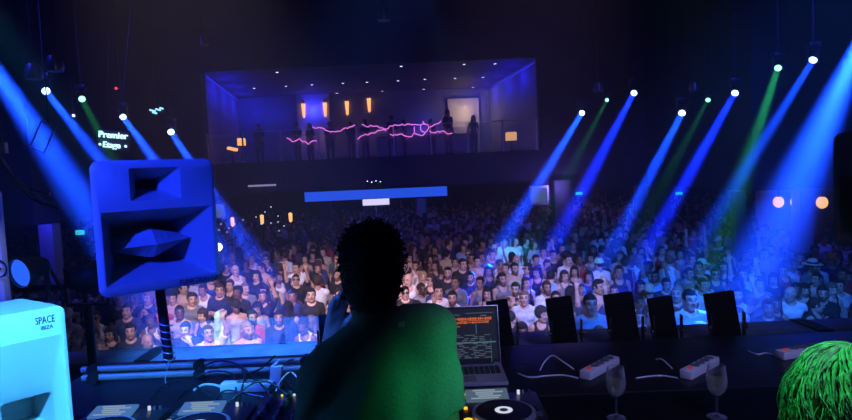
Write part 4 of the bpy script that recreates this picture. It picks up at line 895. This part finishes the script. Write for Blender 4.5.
me, _ = f.nets(G, 'shirt'); M['tee'] = mat('grey_cotton', (.30, .30, .31), .9, vary=.18, scale=120, bump=.25, spec=.15); me.materials.append(M['tee']); shirt = link('shirt', me, DJ)
me, _ = f.nets(trouser_field(f, D), 'trousers'); me.materials.append(M['cloth']); o = link('trousers', me, DJ); o.color = (.02, .02, .03, 1)
# collar ribbing and neck label
ctr = np.array((0, -.012, 1.515))+D['off']
P = []
for a in np.linspace(0, 2*PI, 40, endpoint=False):
    P.append((ctr[0]+.084*math.cos(a), ctr[1]+.086*math.sin(a), 1.492+(-.045 if math.sin(a) < 0 else -.012)*abs(math.sin(a))))
B().tube(P, .008, 8, closed=True).obj('collar', M['tee'], shirt)
lb = B().box((0, 0, 0), (.020, .003, .030)); lb.xf(Matrix.Translation((-.088, .078, 1.468)) @ Matrix.Rotation(.9, 4, 'X')); prop(lb.obj('label_tag', M['white'], shirt, False), 'small pale tag')
# curly hair: a lumpy mass with hundreds of short curls standing out of it
hc, R, big = D['hc'], D['R'], D['big']
F = f.new(); Lh = lambda x, y, z: hc+R@(np.array((x, y, z))*big)
f.ell(F, Lh(0, .022, .040), np.array((.088, .112, .102))*big, .01, R); f.ell(F, Lh(0, .075, -.045), np.array((.072, .05, .06))*big, .03, R)
x, y, z = head_local(f, D); F = np.maximum(F, np.minimum(-(y+.035-.3*np.clip(z+.01, -.1, .06)), .072-z)); F = np.maximum(F, -(z+.11))
F = F+.006*np.sin(x*150)*np.sin(y*140+1)*np.sin(z*145+2)
me, HV = f.nets(F, 'hair'); me.materials.append(M['hair']); hob = link('hair', me, DJ); hob.color = (.010, .008, .007, 1)
b = B(); r2 = random.Random(5); N = np.array([v.normal for v in me.vertices])
for i in r2.sample(range(len(HV)), 620):
    n = Vector(N[i]); p = Vector(HV[i]); s = n.orthogonal().normalized(); s.rotate(Matrix.Rotation(r2.random()*6.3, 3, n)); u = n.cross(s); k = r2.uniform(.005, .009)
    if ((HV[i]-hc)@R)[2] < -.10: continue
    b.tube([p-n*.006]+[p+n*(k*.55*j)+s*(k*.7*math.cos(j*1.6))+u*(k*.7*math.sin(j*1.6)) for j in range(1, 5)], .0032, 5, taper=True)
c = b.obj('curls', M['hair'], hob); c.color = hob.color

# one shoulder higher than the other: the whole upper body follows
for o_ in (DJ, shirt, *shirt.children):
    me = o_.data; co = np.empty(len(me.vertices)*3, np.float32); me.vertices.foreach_get('co', co); co = co.reshape(-1, 3)
    w_ = np.clip((co[:, 2]-.95)/.35, 0, 1); w_ = w_*w_*(3-2*w_); co[:, 2] += .012*w_*np.clip((1.56-co[:, 2])/.06, 0, 1)-np.where(co[:, 0] > 0, .52, .165)*co[:, 0]*w_*np.clip((1.64-co[:, 2])/.12, 0, 1); me.vertices.foreach_set('co', co.ravel()); me.update()
# ------------------------------------------------------------------ woman with green-lit hair at the lower right, seen from behind
f, D = hero('fan', 'down', 'down', True, -.55, .1, 0., 1.0, .0085, (-.26, .26), 1.0)
me, V = f.nets(union_body(D), 'person', face_paint(D)); me.materials.append(M['skin'])
WO = link('person', me); WO.location = (.78, 1.10, 1.712); WO.rotation_euler = (0, 0, PI); WO.scale = (.845,)*3; WO.color = (.55, .36, .27, 1)
prop(WO, 'woman seen from behind with tousled blond hair lit bright green, lower right corner', 'person')
me, _ = f.nets(garment(f, D, 'tank'), 'vest'); me.materials.append(M['cloth']); o = link('vest', me, WO); o.color = (.03, .03, .03, 1)
me, _ = f.nets(trouser_field(f, D), 'trousers'); me.materials.append(M['cloth']); o = link('trousers', me, WO); o.color = (.03, .03, .05, 1)
me, HV = f.nets(hair_field(f, D, 'bob'), 'hair'); M['blond'] = mat('blond_hair', (.40, .33, .20), .38, vary=.55, scale=60, bump=.5); me.materials.append(M['blond']); hob = link('hair', me, WO)
hc, R = D['hc'], D['R']; b = B(); r2 = random.Random(9)
for i in range(1150):
    a = r2.uniform(-PI, PI); 
    if abs(a+PI/2) < .55: continue                      # leaves the face free
    st = r2.uniform(.0, .75); P = []; ph = r2.random()*6.3; wv = r2.uniform(.005, .017); out = r2.uniform(.012, .038); Ln = r2.uniform(.16, .27)
    a2 = a+r2.uniform(-.8, .8)
    for j in range(11):
        u = j/10; th_ = st+u*1.9; aa = a+(a2-a)*u
        if th_ < PI/2: p = np.array((.078*math.sin(th_)*math.cos(aa), .016+.098*math.sin(th_)*math.sin(aa), .036+.092*math.cos(th_)))
        else: p = np.array((.078*math.cos(aa), .016+.098*math.sin(aa), .036-(th_-PI/2)*Ln))
        nrm = p-np.array((0, .016, min(.036, p[2]))); nrm /= max(np.linalg.norm(nrm), 1e-6)
        p = p+nrm*(out+.008*math.sin(u*PI))+np.array((math.cos(ph+u*9), math.sin(ph+u*9), .4*math.sin(u*7+ph)))*wv*(.3+u)
        P.append(Vector(hc+R@(p*1.08)))
    b.tube(P, r2.uniform(.0014, .0030), 4, taper=True)
b.obj('strands', M['blond'], hob)
# ------------------------------------------------------------------ the crowd on the dance floor
build_people(VAR.keys())
WHITE, BLACK = (.72, .71, .70), (.018, .018, .02)
TOPC = [('white', WHITE, 5), ('black', BLACK, 10), ('grey', (.17, .17, .18), 3), ('navy', (.03, .04, .14), 3), ('red', (.42, .04, .04), 2), ('pale blue', (.30, .42, .60), 1.2), ('pink', (.50, .25, .30), .6), ('dark green', (.04, .12, .07), 1), ('beige', (.50, .40, .28), 1), ('dark purple', (.08, .03, .12), .8)]
HAIRC = [('black', (.012, .010, .009), 8), ('brown', (.05, .027, .014), 5), ('blond', (.38, .27, .13), .9), ('fair', (.18, .12, .07), .7)]
SKIN = [((.62, .38, .27), 5), ((.52, .30, .20), 4), ((.36, .20, .13), 2), ((.16, .085, .05), 1)]
pick = lambda L, r: r.choices(L, [q[-1] for q in L])[0]
TOPN = {'tshirt': 't-shirt', 'shirt': 'long-sleeved shirt', 'tank': 'vest', 'dress': 'dress'}
HAIRN = {'crop': 'cropped', 'buzz': 'shaven', 'curly': 'curly', 'quiff': 'quiffed', 'long': 'long', 'bob': 'bobbed', 'tied': 'tied-back'}
ZONES = [(60, 'left of both par cans'), (100, 'left of blue speaker'), (150, 'left of speaker pole'), (188, 'right of speaker pole'), (224, 'under speaker lettering'), (262, 'right of blue speaker'), (300, 'above upright adapter'), (342, 'beside DJ left ear'), (398, 'behind DJ head'), (424, 'beside DJ right ear'), (462, 'above laptop left half'), (500, 'above laptop right half'), (545, 'above floodlight by laptop'), (578, 'right of laptop floodlight'), (606, 'above left power strip'), (640, 'above left wine glass'), (682, 'right of left wine glass'), (712, 'above right power strip'), (748, 'above right wine glass'), (790, 'left of green hair'), (9999, 'above green hair')]
zone = lambda px: next(n for x, n in ZONES if px < x)
used, seen_people = set(), []
rp = random.Random(21)
def hidden(px, py, d):
    if px < -14 or px > 866: return True
    if 96 < px < 208 and py < 277: return True
    if px < 60 and py > 300: return True
    if 338 < px < 396 and 222 < py: return True
    if 304 < px < 452 and py > 325: return True
    if px > 845 and py < 232: return True
    if 795 < px and py > 352: return True
    return False
def spawn(x, y, row, key=None, top=None, hair=-1, topc=None, hairc=None, sc=None, rz=None, hat=None, hatc=None, glasses=None, beard=None, skin=None, label=None, shirtless=False):
    zb = 0 if PX0 < x < PX1 and PY0 < y < PY1 else zf(y)
    px, py = proj((x, y, zb+1.76*(sc or 1)))
    for tr in range(400):
        k = key or (rp.choices('abcdefghijklmnopqrs', [7, 6, 4, .9, .6, 3, 2.5, 1.5, 1.6, .7, 5, 5, 5, 4, .5, .3, 2, 1, 4])[0])
        fem = VAR[k][2]; tp = top or (rp.choices(('tshirt', 'shirt', 'tank'), (5, 2, 2))[0] if not fem else rp.choices(TOPS_F, (5, 3, 1.5))[0])
        hr = hair if hair != -1 else (rp.choices(HAIR_M+(None,), (6, 3, 1.2, 2, .5))[0] if not fem else rp.choices(HAIR_F, (5, 2, 3))[0])
        tc = topc or pick(TOPC, rp); hcol = hairc or (pick(HAIRC, rp) if hr != 'buzz' else HAIRC[0]); gl = glasses if glasses is not None else rp.random() < .10; bd = beard if beard is not None else (not fem and rp.random() < .35)
        ht = hat if hat is not None else (rp.choice(('cap', 'cap', 'brimmed_hat')) if (not fem and rp.random() < .04) else '')
        s = sc or rp.uniform(.94, 1.05)*(.95 if fem else 1); back = rp.random() < .10; r = rz if rz is not None else (PI+rp.gauss(0, .4) if back else rp.gauss(0, .28)-.35*x/max(y, 1))
        sl = shirtless or (not fem and rp.random() < .05)
        who = 'woman' if fem else 'man'; hn = 'bald' if not hr else f'{hcol[0]}-haired' if HAIRN[hr] in ('cropped', 'long') else f'{HAIRN[hr]} {hcol[0]}-haired' if hr != 'buzz' else 'shaven-headed'
        if hr in ('long',): hn = f'long {hcol[0]}-haired'
        gar = 'shirtless' if sl else f'in {tc[0]} {TOPN[tp]}'
        ex = {'cap': 'cap', 'brimmed_hat': 'brimmed hat'}.get(ht); 
        bits = ['bearded' if bd and not ex else '', ('sunglassed' if gl else ''), hn if not ex else '', who, gar]
        lab = label or ' '.join(q for q in bits if q)+(f' and {ex}' if ex else '')+', '+('back turned' if back and rz is None else POSE[k])+', '+ordinal(row)+' row, '+zone(px)
        if len(lab.replace(',', '').replace('-', ' ').split()) > 16: continue
        if lab not in used: break
    used.add(lab)
    if ht and hr in ('curly', 'quiff'): hr = 'crop'
    cl = {'skin': skin or pick(SKIN, rp)[0], 'top': tc[1], 'hair': hcol[1], 'leg': rp.choice(((.02, .02, .03), (.03, .04, .09), (.10, .09, .08), (.25, .22, .18))), 'hat': hatc or rp.choice(((.6, .6, .6), (.02, .02, .02), (.5, .42, .28)))}
    return place_person(k, tp, hr, x, y, zb, r, s, cl, bd, ht or None, gl, lab, 'people in the crowd', sl)
def X(px, d, hz=1.76): return at(px, 290, d).x
W_, K_, PB = ('white', WHITE), ('black', BLACK), ('pale blue', (.35, .48, .65))
SPEC = [ # px, depth, row, options: people one can tell by their look
 (183, 10.2, 1, dict(key='g', top='tshirt', topc=K_, hair='crop', label='man in black t-shirt holding a hand over his mouth, front row behind the glass')),
 (219, 10.9, 2, dict(key='m', top='tank', hair='long', hairc=('blond', (.5, .36, .16)), topc=('pink', (.65, .45, .5)), label='smiling blond woman in pink vest, second row right of the speaker pole')),
 (206, 9.75, 1, dict(key='d', top='tshirt', topc=W_, hair='crop', label='man in brightly lit white t-shirt, one arm up, front row under speaker lettering')),
 (303, 10.0, 1, dict(key='n', top='tank', topc=W_, hair='tied', hairc=('black', (.012, .01, .01)), label='woman in white vest looking down, front row just left of the DJ')),
 (590, 7.8, 1, dict(key='a', top='tshirt', topc=PB, hair='buzz', sc=1.07, rz=0., beard=False, glasses=False, hat='', label='tall shaven man in pale blue t-shirt, blue-lit, above the left power strip')),
 (690, 7.8, 1, dict(key='a', top='tshirt', topc=PB, hair='buzz', sc=1.07, rz=0., beard=False, glasses=False, hat='', label='tall shaven man in pale blue t-shirt, blue-lit, above the right power strip')),
 (598, 7.05, 1, dict(key='l', top='tshirt', topc=W_, hair=None, hat='cap', hatc=(.7, .75, .7), sc=.93, label='man in white cap looking down, front row above the left power strip')),
 (699, 7.05, 1, dict(key='l', top='tshirt', topc=W_, hair=None, hat='cap', hatc=(.7, .75, .7), sc=.93, label='man in white cap looking down above the right power strip, front row')),
 (648, 7.75, 1, dict(key='f', top='tshirt', topc=PB, hair='crop', glasses=True, hat='', label='man in sunglasses with folded arms just right of the left wine glass, front row')),
 (816, 9.9, 2, dict(key='k', top='tank', topc=K_, hair='crop', rz=.5, hat='', label='dark-haired man in black vest looking sideways, just above the green hair')),
 (812, 12.5, 6, dict(key='b', hat='brimmed_hat', hatc=(.75, .68, .5), hair='crop', label='man wearing a cream straw hat, near the right speaker')),
 (832, 13.4, 8, dict(key='a', hat='cap', hatc=(.75, .22, .03), hair='crop', label='man wearing an orange cap, near the right speaker')),
 (405, 12.0, 4, dict(key='a', top='tshirt', topc=K_, hair='buzz', glasses=True, hat='', rz=.1, label='man in sunglasses and black t-shirt just right of the DJ head')),
 (421, 12.6, 5, dict(key='b', top='tshirt', topc=('grey', (.25, .25, .26)), hair='crop', glasses=True, hat='', label='man in sunglasses and grey t-shirt, second to the right of the DJ head')),
 (600, 13.8, 7, dict(key='b', hat='cap', hatc=(.35, .8, .4), top='tshirt', topc=W_, hair='crop', label='man in pale cap tinted as green-lit, white t-shirt, above the left power strip')),  # green light on the cap is put into its colour
 (702, 13.8, 7, dict(key='b', hat='cap', hatc=(.35, .8, .4), top='tshirt', topc=W_, hair='crop', label='man in pale cap tinted as green-lit, white t-shirt, above the right power strip')),  # cap colour holds the green light here too
 (547, 11.8, 3, dict(key='a', top='tshirt', topc=W_, hair='crop', skin=(.36, .2, .13), hat='', label='man in white t-shirt standing third row right of the laptop floodlight')),
 (655, 12.8, 4, dict(key='e', top='tshirt', topc=PB, hair='crop', hat='', label='man in pale blue t-shirt throwing both arms up, right of the left wine glass')),
 (640, 14.2, 7, dict(key='j', top='tshirt', topc=W_, hat='', label='man in white t-shirt pointing up through blue haze above the left wine glass')),
 (743, 12.3, 5, dict(key='e', top='tshirt', topc=PB, hair='buzz', hat='', label='shaven man in pale blue t-shirt with both arms up, above the right wine glass')),
 (738, 10.3, 2, dict(key='d', top='tank', topc=W_, hair='crop', hat='', label='man in white vest reaching one arm up just right of the right wine glass')),
 (545, 16.2, 12, dict(key='d', top='tshirt', topc=W_, hat='', label='man in cyan-lit white t-shirt raising an arm, far back right of laptop floodlight')),
 (512, 16.5, 12, dict(key='o', top='tank', topc=W_, hat='', label='woman in cyan-lit white vest, one arm up, far back above floodlight by laptop')),
 (496, 17.0, 13, dict(key='a', top='shirt', topc=W_, hair=None, hat='', label='bald man in cyan-lit white shirt, far back above the laptop edge')),
 (452, 11.2, 2, dict(key='a', top='tank', topc=W_, hair='crop', hat='', label='dark-haired man in white vest, second row above the laptop screen')),
 (250, 10.6, 2, dict(key='k', top='tshirt', topc=('red', (.42, .04, .04)), label='man in red t-shirt looking aside, second row above the upright adapter')),
]
COLS = []; bpy.context.view_layer.update()
for o_ in SC.objects:
    if o_.name.startswith(('column', 'wall_recess', 'cord', 'string')) or o_.name.startswith('lamp_shade') and o_.parent.name.startswith('pillar'):
        q = np.array([o_.matrix_world @ Vector(c) for c in o_.bound_box]); COLS.append((q[:, 0].min(), q[:, 0].max(), q[:, 1].min(), q[:, 1].max()))
taken = []
for px, d, row, o in SPEC:
    d = d*.945 if d > 8.3 else d
    x = X(px, d); taken.append((x, d)); spawn(x, d, row, **o)
GAPS = []
n_ind, d, row, LIM = len(SPEC), 9.1, 1, 300
while n_ind < LIM:
    half = 860/2/600*d+.4; sp = .475; n = int(2*half/sp)+1
    for i in range(n):
        x = -half+sp*(i+.5*(row % 2))+rp.uniform(-.06, .06); y = d+rp.uniform(-.06, .06)
        px, py = proj((x, y, zf(y)+1.72))
        if any(a-.3 < x < b+.3 and c-.3 < y < e+.3 for a, b, c, e in COLS): continue
        if n_ind >= LIM or any((x-a)**2+(y-c)**2 < .20 for a, c in taken): continue
        if hidden(px, py, y):
            if 20 < px < 800: GAPS.append((x, y))
            continue
        taken.append((x, y)); spawn(x, y, row, hat=None); n_ind += 1
    d += .41; row += 1
D_FAR = d
print('individuals', n_ind, 'to depth', round(d, 2), 'rows', row)
# everyone farther back: one mass nobody could count
FAR = []
for key in 'abdeijmokps'+'acm':
    l, r, fem, yaw, pit, lean = VAR[key]; f = crowd_field(len(FAR) < 11, 3.0 if len(FAR) < 11 else 1.7); D = person_fields(f, l, r, bool(fem), yaw, pit, lean, hands=False, big=1.1)
    Bd = union_body(D); G = garment(f, D, 'tshirt')-.004; T_ = trouser_field(f, D)-.004; Hh = hair_field(f, D, 'long' if fem else 'crop')-.004
    F = np.minimum(np.minimum(Bd, G), np.minimum(T_, Hh)); me, V = f.nets(F, 'far'); ix = [np.clip(np.searchsorted(a, V[:, i]), 0, len(a)-1) for i, a in enumerate((f.x, f.y, f.z))]
    lab = np.argmin(np.stack([Q_[ix[0], ix[1], ix[2]] for Q_ in (Bd, G, T_, Hh)], 1), 1)
    Q = np.empty(len(me.loops), np.int32); me.loops.foreach_get('vertex_index', Q); FAR.append((V, Q.reshape(-1, 4), lab)); bpy.data.meshes.remove(me)
VV, QQ, CC, off, cnt = [], [], [], 0, 0
def far_person(x, y, V, Q, lab):
    global off, cnt
    a = rp.gauss(0, .5)+(PI if rp.random() < .12 else 0); s = rp.uniform(.92, 1.06)
    ca, sa = math.cos(a)*s, math.sin(a)*s; P = np.stack([V[:, 0]*ca-V[:, 1]*sa+x, V[:, 0]*sa+V[:, 1]*ca+y, V[:, 2]*s+zf(y)], 1)
    pal = np.array([(*pick(SKIN, rp)[0], 1), (*pick(TOPC, rp)[1], 1), (.03, .03, .05, 1), (*pick(HAIRC, rp)[1], 1)], np.float32)
    VV.append(P); QQ.append(Q+off); CC.append(pal[lab]); off += len(V); cnt += 1
for x, y in GAPS:
    if all((x-a)**2+(y-c)**2 > .24 for a, c in taken): far_person(x, y, *FAR[11+rp.randrange(3)])       # those that the DJ and the speakers hide
d = D_FAR+.34; row = 0
while d < 32.5:
    sp = .49 if d < 20 else .66; half = 860/2/600*d+.6; n = int(2*half/sp)+1
    for i in range(n):
        x = -half+sp*(i+.5*(row % 2))+rp.uniform(-.13, .13); y = d+rp.uniform(-.12, .12); px, py = proj((x, y, zf(y)+1.72))
        if abs(x) > 16.6 or rp.random() < .04: continue
        if hidden(px, py, y) and not 20 < px < 800: continue
        if any(a-.34 < x < b+.34 and c-.34 < y < e+.34 for a, b, c, e in COLS): continue
        if any((x-a)**2+(y-c)**2 < .2 for a, c in taken[:len(SPEC)]): continue
        far_person(x, y, *FAR[rp.choices(range(11), [6, 6, .6, .4, 2, .6, 5, .6, 5, .3, 4])[0]])
    d += sp*.88; row += 1
print('far crowd', cnt, off)
me = raw_mesh('crowd', np.concatenate(VV), np.concatenate(QQ), np.concatenate(CC))
cm, n, l, b_ = nodes('crowd_clothes'); a = n.new('ShaderNodeAttribute'); a.attribute_name = 'paint'; l.new(a.outputs['Color'], b_.inputs['Base Color']); b_.inputs['Roughness'].default_value = .7
me.materials.append(cm); prop(link('crowd', me), 'dense dim crowd filling the back of the hall beneath the balcony', 'crowd', None, 'stuff')
# guests on the balcony
GUEST = [(448, 23.4, 'a', 'man standing tall at the balcony rail, right of the neon ring'), (258, 26, 'b', 'guest at the dark left end of the balcony'), (309, 27, 'm', 'guest with long hair below the first amber sconce'), (329, 26.5, 'k', 'guest on the balcony below the second amber sconce'), (350, 27, 'c', 'guest on the balcony below the third amber sconce'), (364, 26.2, 's', 'guest with long hair left of the last amber sconce'), (391, 25, 'l', 'guest on the balcony right of the last amber sconce'), (404, 27.2, 'a', 'guest standing back on the balcony left of the neon ring'), (431, 27.4, 'n', 'guest with long hair standing behind the neon ring'), (473, 26.5, 'm', 'guest by the beige bar wall on the balcony'), (296, 26.3, 'f', 'guest with folded arms left of the first amber sconce')]
for px, d, k, lab in GUEST:
    x = at(px, 120, d).x; fem = VAR[k][2]
    place_person(k, 'tshirt', 'long' if fem else 'crop', x, d, 4.14, rp.gauss(0, .5), 1.0, dict(skin=(.4, .25, .18), top=(.05, .05, .07), hair=(.01, .01, .01), leg=(.03, .03, .04)), label=lab, group='guests on the balcony')
t = empty('bar_counter', 'long bar counter along the balcony back wall behind the guests', 'bar', (at(425, 120, 28.6).x, 28.6, 4.14)); B().box((0, 0, .52), (4.6, .5, 1.04)).obj('front', M['pale'], t, False); B().box((0, -.05, 1.07), (4.8, .7, .06), bevel=.01).obj('bar_top', M['black'], t)
# ------------------------------------------------------------------ light
def lamp(kind, loc, target, color, watts, cone=40, blend=.6, size=.1, name='lamp', vol=1.):
    L = bpy.data.lights.new(name, kind); L.energy = watts; L.color = color
    if kind == 'SPOT': L.spot_size = math.radians(cone); L.spot_blend = blend
    if kind != 'AREA': L.shadow_soft_size = size
    else: L.size = size
    o = bpy.data.objects.new(name, L); COL.objects.link(o); o.location = loc
    if target is not None: o.rotation_euler = (Vector(target)-Vector(loc)).to_track_quat('-Z', 'Y').to_euler()
    return o
BP = 85
for (s, e, col, k, cone, lab) in BEAMS: moving_head(at(*s), at(*e), col, BP*k, cone, lab, size=1. if s[2] > 15 else .8)
moving_head(at(82, 99, 13), at(118, 170, 10), GREEN, .6, 4, 'small green beam lens left of the two-line sign', 'lensgreen', .7)
moving_head(at(607, 100, 19), at(560, 190, 14), GREEN, .6, 4, 'faint green beam lens beside the balcony, right of its opening', 'lensgreen', .6)
moving_head(at(708, 100, 16), at(660, 190, 12), GREEN, .5, 4, 'faint green beam lens above the wide right column', 'lensgreen', .6)
moving_head(at(778, 68, 13), at(738, 190, 10), GREEN, 5, 5, 'brightest green beam lens, high on the right side', 'lensgreen', .75)
# two large beams that enter from outside the view
moving_head(at(875, 8, 11.5), at(746, 300, 7.6), BLUE2, 620, 8, 'large moving head beyond the right edge with a wide blue beam', size=1.)
moving_head(at(-45, 10, 11.5), at(112, 245, 8.), BLUE2, 260, 5, 'large moving head beyond the left edge with a wide blue beam', size=1.)
# stage
lamp('SPOT', (-1.9, -.3, 4.9), (-1.33, 3.0, 3.38), (.010, .036, 1.), 1500, 20, .7, .08, 'blue_on_speaker')
lamp('SPOT', (-.55, .35, 4.3), (-1.12, 1.80, 3.0), (.05, .42, 1.), 640, 26, .5, .06, 'cyan_on_monitor')
lamp('SPOT', (.8, 2.8, 6.5), (-1.25, 3.86, 2.5), (.03, .21, 1.), 8000, 18, .9, .05, 'cyan_on_ledge')
lamp('SPOT', (-.8, 2.4, 6.), (-.72, 2.8, 2.6), (.06, .42, 1.), 520, 16, .8, .05, 'cyan_on_strip')
lamp('SPOT', (1.9, .35, 4.1), (.125, 1.66, 3.05), (.02, .9, .24), 170, 9.5, 1., .05, 'green_on_dj')
lamp('SPOT', (.30, 1.55, 5.0), (.73, 1.06, 3.22), (.03, 1., .28), 420, 9.5, .9, .05, 'green_on_hair')
lamp('SPOT', (-1.05, .3, 4.5), (-.335, 2.0, 3.12), (.02, .12, 1.), 700, 6, .6, .05, 'blue_on_hand')
lamp('SPOT', (-3.5, 1.2, 6.0), (-1.4, 2.6, 2.6), (.02, .06, 1.), 1600, 32, .8, .1, 'blue_on_decks')
lamp('SPOT', (2.0, -.8, 5.6), (1.0, 2.85, 2.6), (.30, .32, 1.), 420, 40, .9, .1, 'pale_counter_fill')  # unseen spot added to brighten the power strips and laptop
# crowd
lamp('SPOT', (-2.0, 2.9, 7.6), (-2.7, 11.4, .8), (.88, .68, 1.), 9000, 36, .8, .15, 'pale_on_crowd')
lamp('SPOT', (1.2, 2.9, 7.6), (1.2, 12., .9), (.88, .62, .95), 4000, 32, .8, .15, 'pale_on_crowd')
lamp('SPOT', (3.8, 3.6, 6.3), (4.2, 10.2, 1.0), (.025, .16, 1.), 7000, 52, .8, .15, 'blue_on_crowd')
lamp('SPOT', (-4.4, 5.0, 6.4), (-3.5, 10.1, 1.0), (.07, .52, 1.), 12000, 11, .8, .1, 'cyan_on_crowd')
lamp('SPOT', (-.5, 9, 8.0), (2.5, 16.4, 1.4), (.03, .36, 1.), 9000, 9, .7, .1, 'cyan_back_fill')  # added spot without a fixture, brightens the crowd where blue beams land
lamp('SPOT', (8, 8, 8.2), (7, 17, 1.6), (.03, .04, 1.), 1300, 60, .9, .3, 'blue_hall_fill')  # unseen fill spots added to lift the dark hall
lamp('SPOT', (-8, 8, 8.2), (-6, 17, 1.6), (.04, .035, 1.), 1500, 60, .9, .3, 'blue_hall_fill')
lamp('SPOT', (0, 13, 8.4), (0, 22, 1.6), (.08, .05, 1.), 600, 60, .9, .3, 'blue_hall_fill')
# balcony
for x0, x1 in ((ox0+.5, bx0+.6), (ox1-.5, bx1-.5)):
    for u in (.2, .55, .9): lamp('POINT', (x0+(x1-x0)*u, YM+.5+(by-YM-1.)*u, 7.1), None, (.012, .018, 1.), 50, size=.5)
for px, w in ((250, 12), (275, 12), (312, 60)): lamp('POINT', at(px, 103, 28.9)[:2]+(6.7,), None, (.02, .03, 1.), w, size=.1)
lamp('POINT', at(466, 104, 28.6)[:2]+(6.3,), None, (1., .75, .5), 30, size=.1)
lamp('POINT', at(425, 115, 28.9)[:2]+(5.6,), None, (.05, .05, 1.), 24, size=.1)
for px in (303.5, 325, 347, 369): lamp('POINT', at(px, 117, 28.8)[:2]+(5.4,), None, (1., .45, .15), 2, size=.08)
# below the mezzanine
for px, w, c in ((376, 70, (.05, .1, 1.)), (560, 40, (.3, .2, 1.)), (150, 30, (.1, .08, 1.))): lamp('POINT', at(px, 200, 25)[:2]+(2.75,), None, c, w, size=.15)
for px, d, w, c in ((43, 13.5, 14, (.03, .03, 1.)), (795, 14.4, 10, (.03, .05, 1.)), (840, 14.6, 8, (.03, .05, 1.)), (560, 20.9, 45, (.25, .17, 1.)), (665, 20.9, 40, (.2, .15, 1.)), (742, 14.4, 6, (.05, .06, 1.))): lamp('POINT', at(px, 200, d)[:2]+(2.85,), None, c, w, size=.06)
lamp('SPOT', (-1.2, 1.6, 3.9), at(3, 262, 3.0), (.45, .5, 1.), 30, 12, .5, .05, 'pale_panel_fill')  # unseen lamp added to brighten the white panel at far left
# haze
w = bpy.data.worlds.new('hall_haze'); SC.world = w; w.use_nodes = True; n, l = w.node_tree.nodes, w.node_tree.links
n['Background'].inputs[0].default_value = (0, 0, 0, 1); n['Background'].inputs[1].default_value = 0
vs = n.new('ShaderNodeVolumeScatter'); vs.inputs['Density'].default_value = .009; vs.inputs['Anisotropy'].default_value = .6; vs.inputs['Color'].default_value = (1, 1, 1, 1)
l.new(vs.outputs[0], n['World Output'].inputs['Volume'])
cy = SC.cycles
cy.use_denoising = True; cy.max_bounces = 8; cy.transmission_bounces = 6; cy.diffuse_bounces = 2; cy.glossy_bounces = 2; cy.transparent_max_bounces = 12; cy.volume_bounces = 0; cy.sample_clamp_indirect = 3; cy.sample_clamp_direct = 0
try: cy.use_light_tree = True
except Exception: pass
vw = SC.view_settings; vw.view_transform = 'Standard'; vw.look = 'None'; vw.exposure = 0; vw.gamma = 1; vw.use_curve_mapping = False
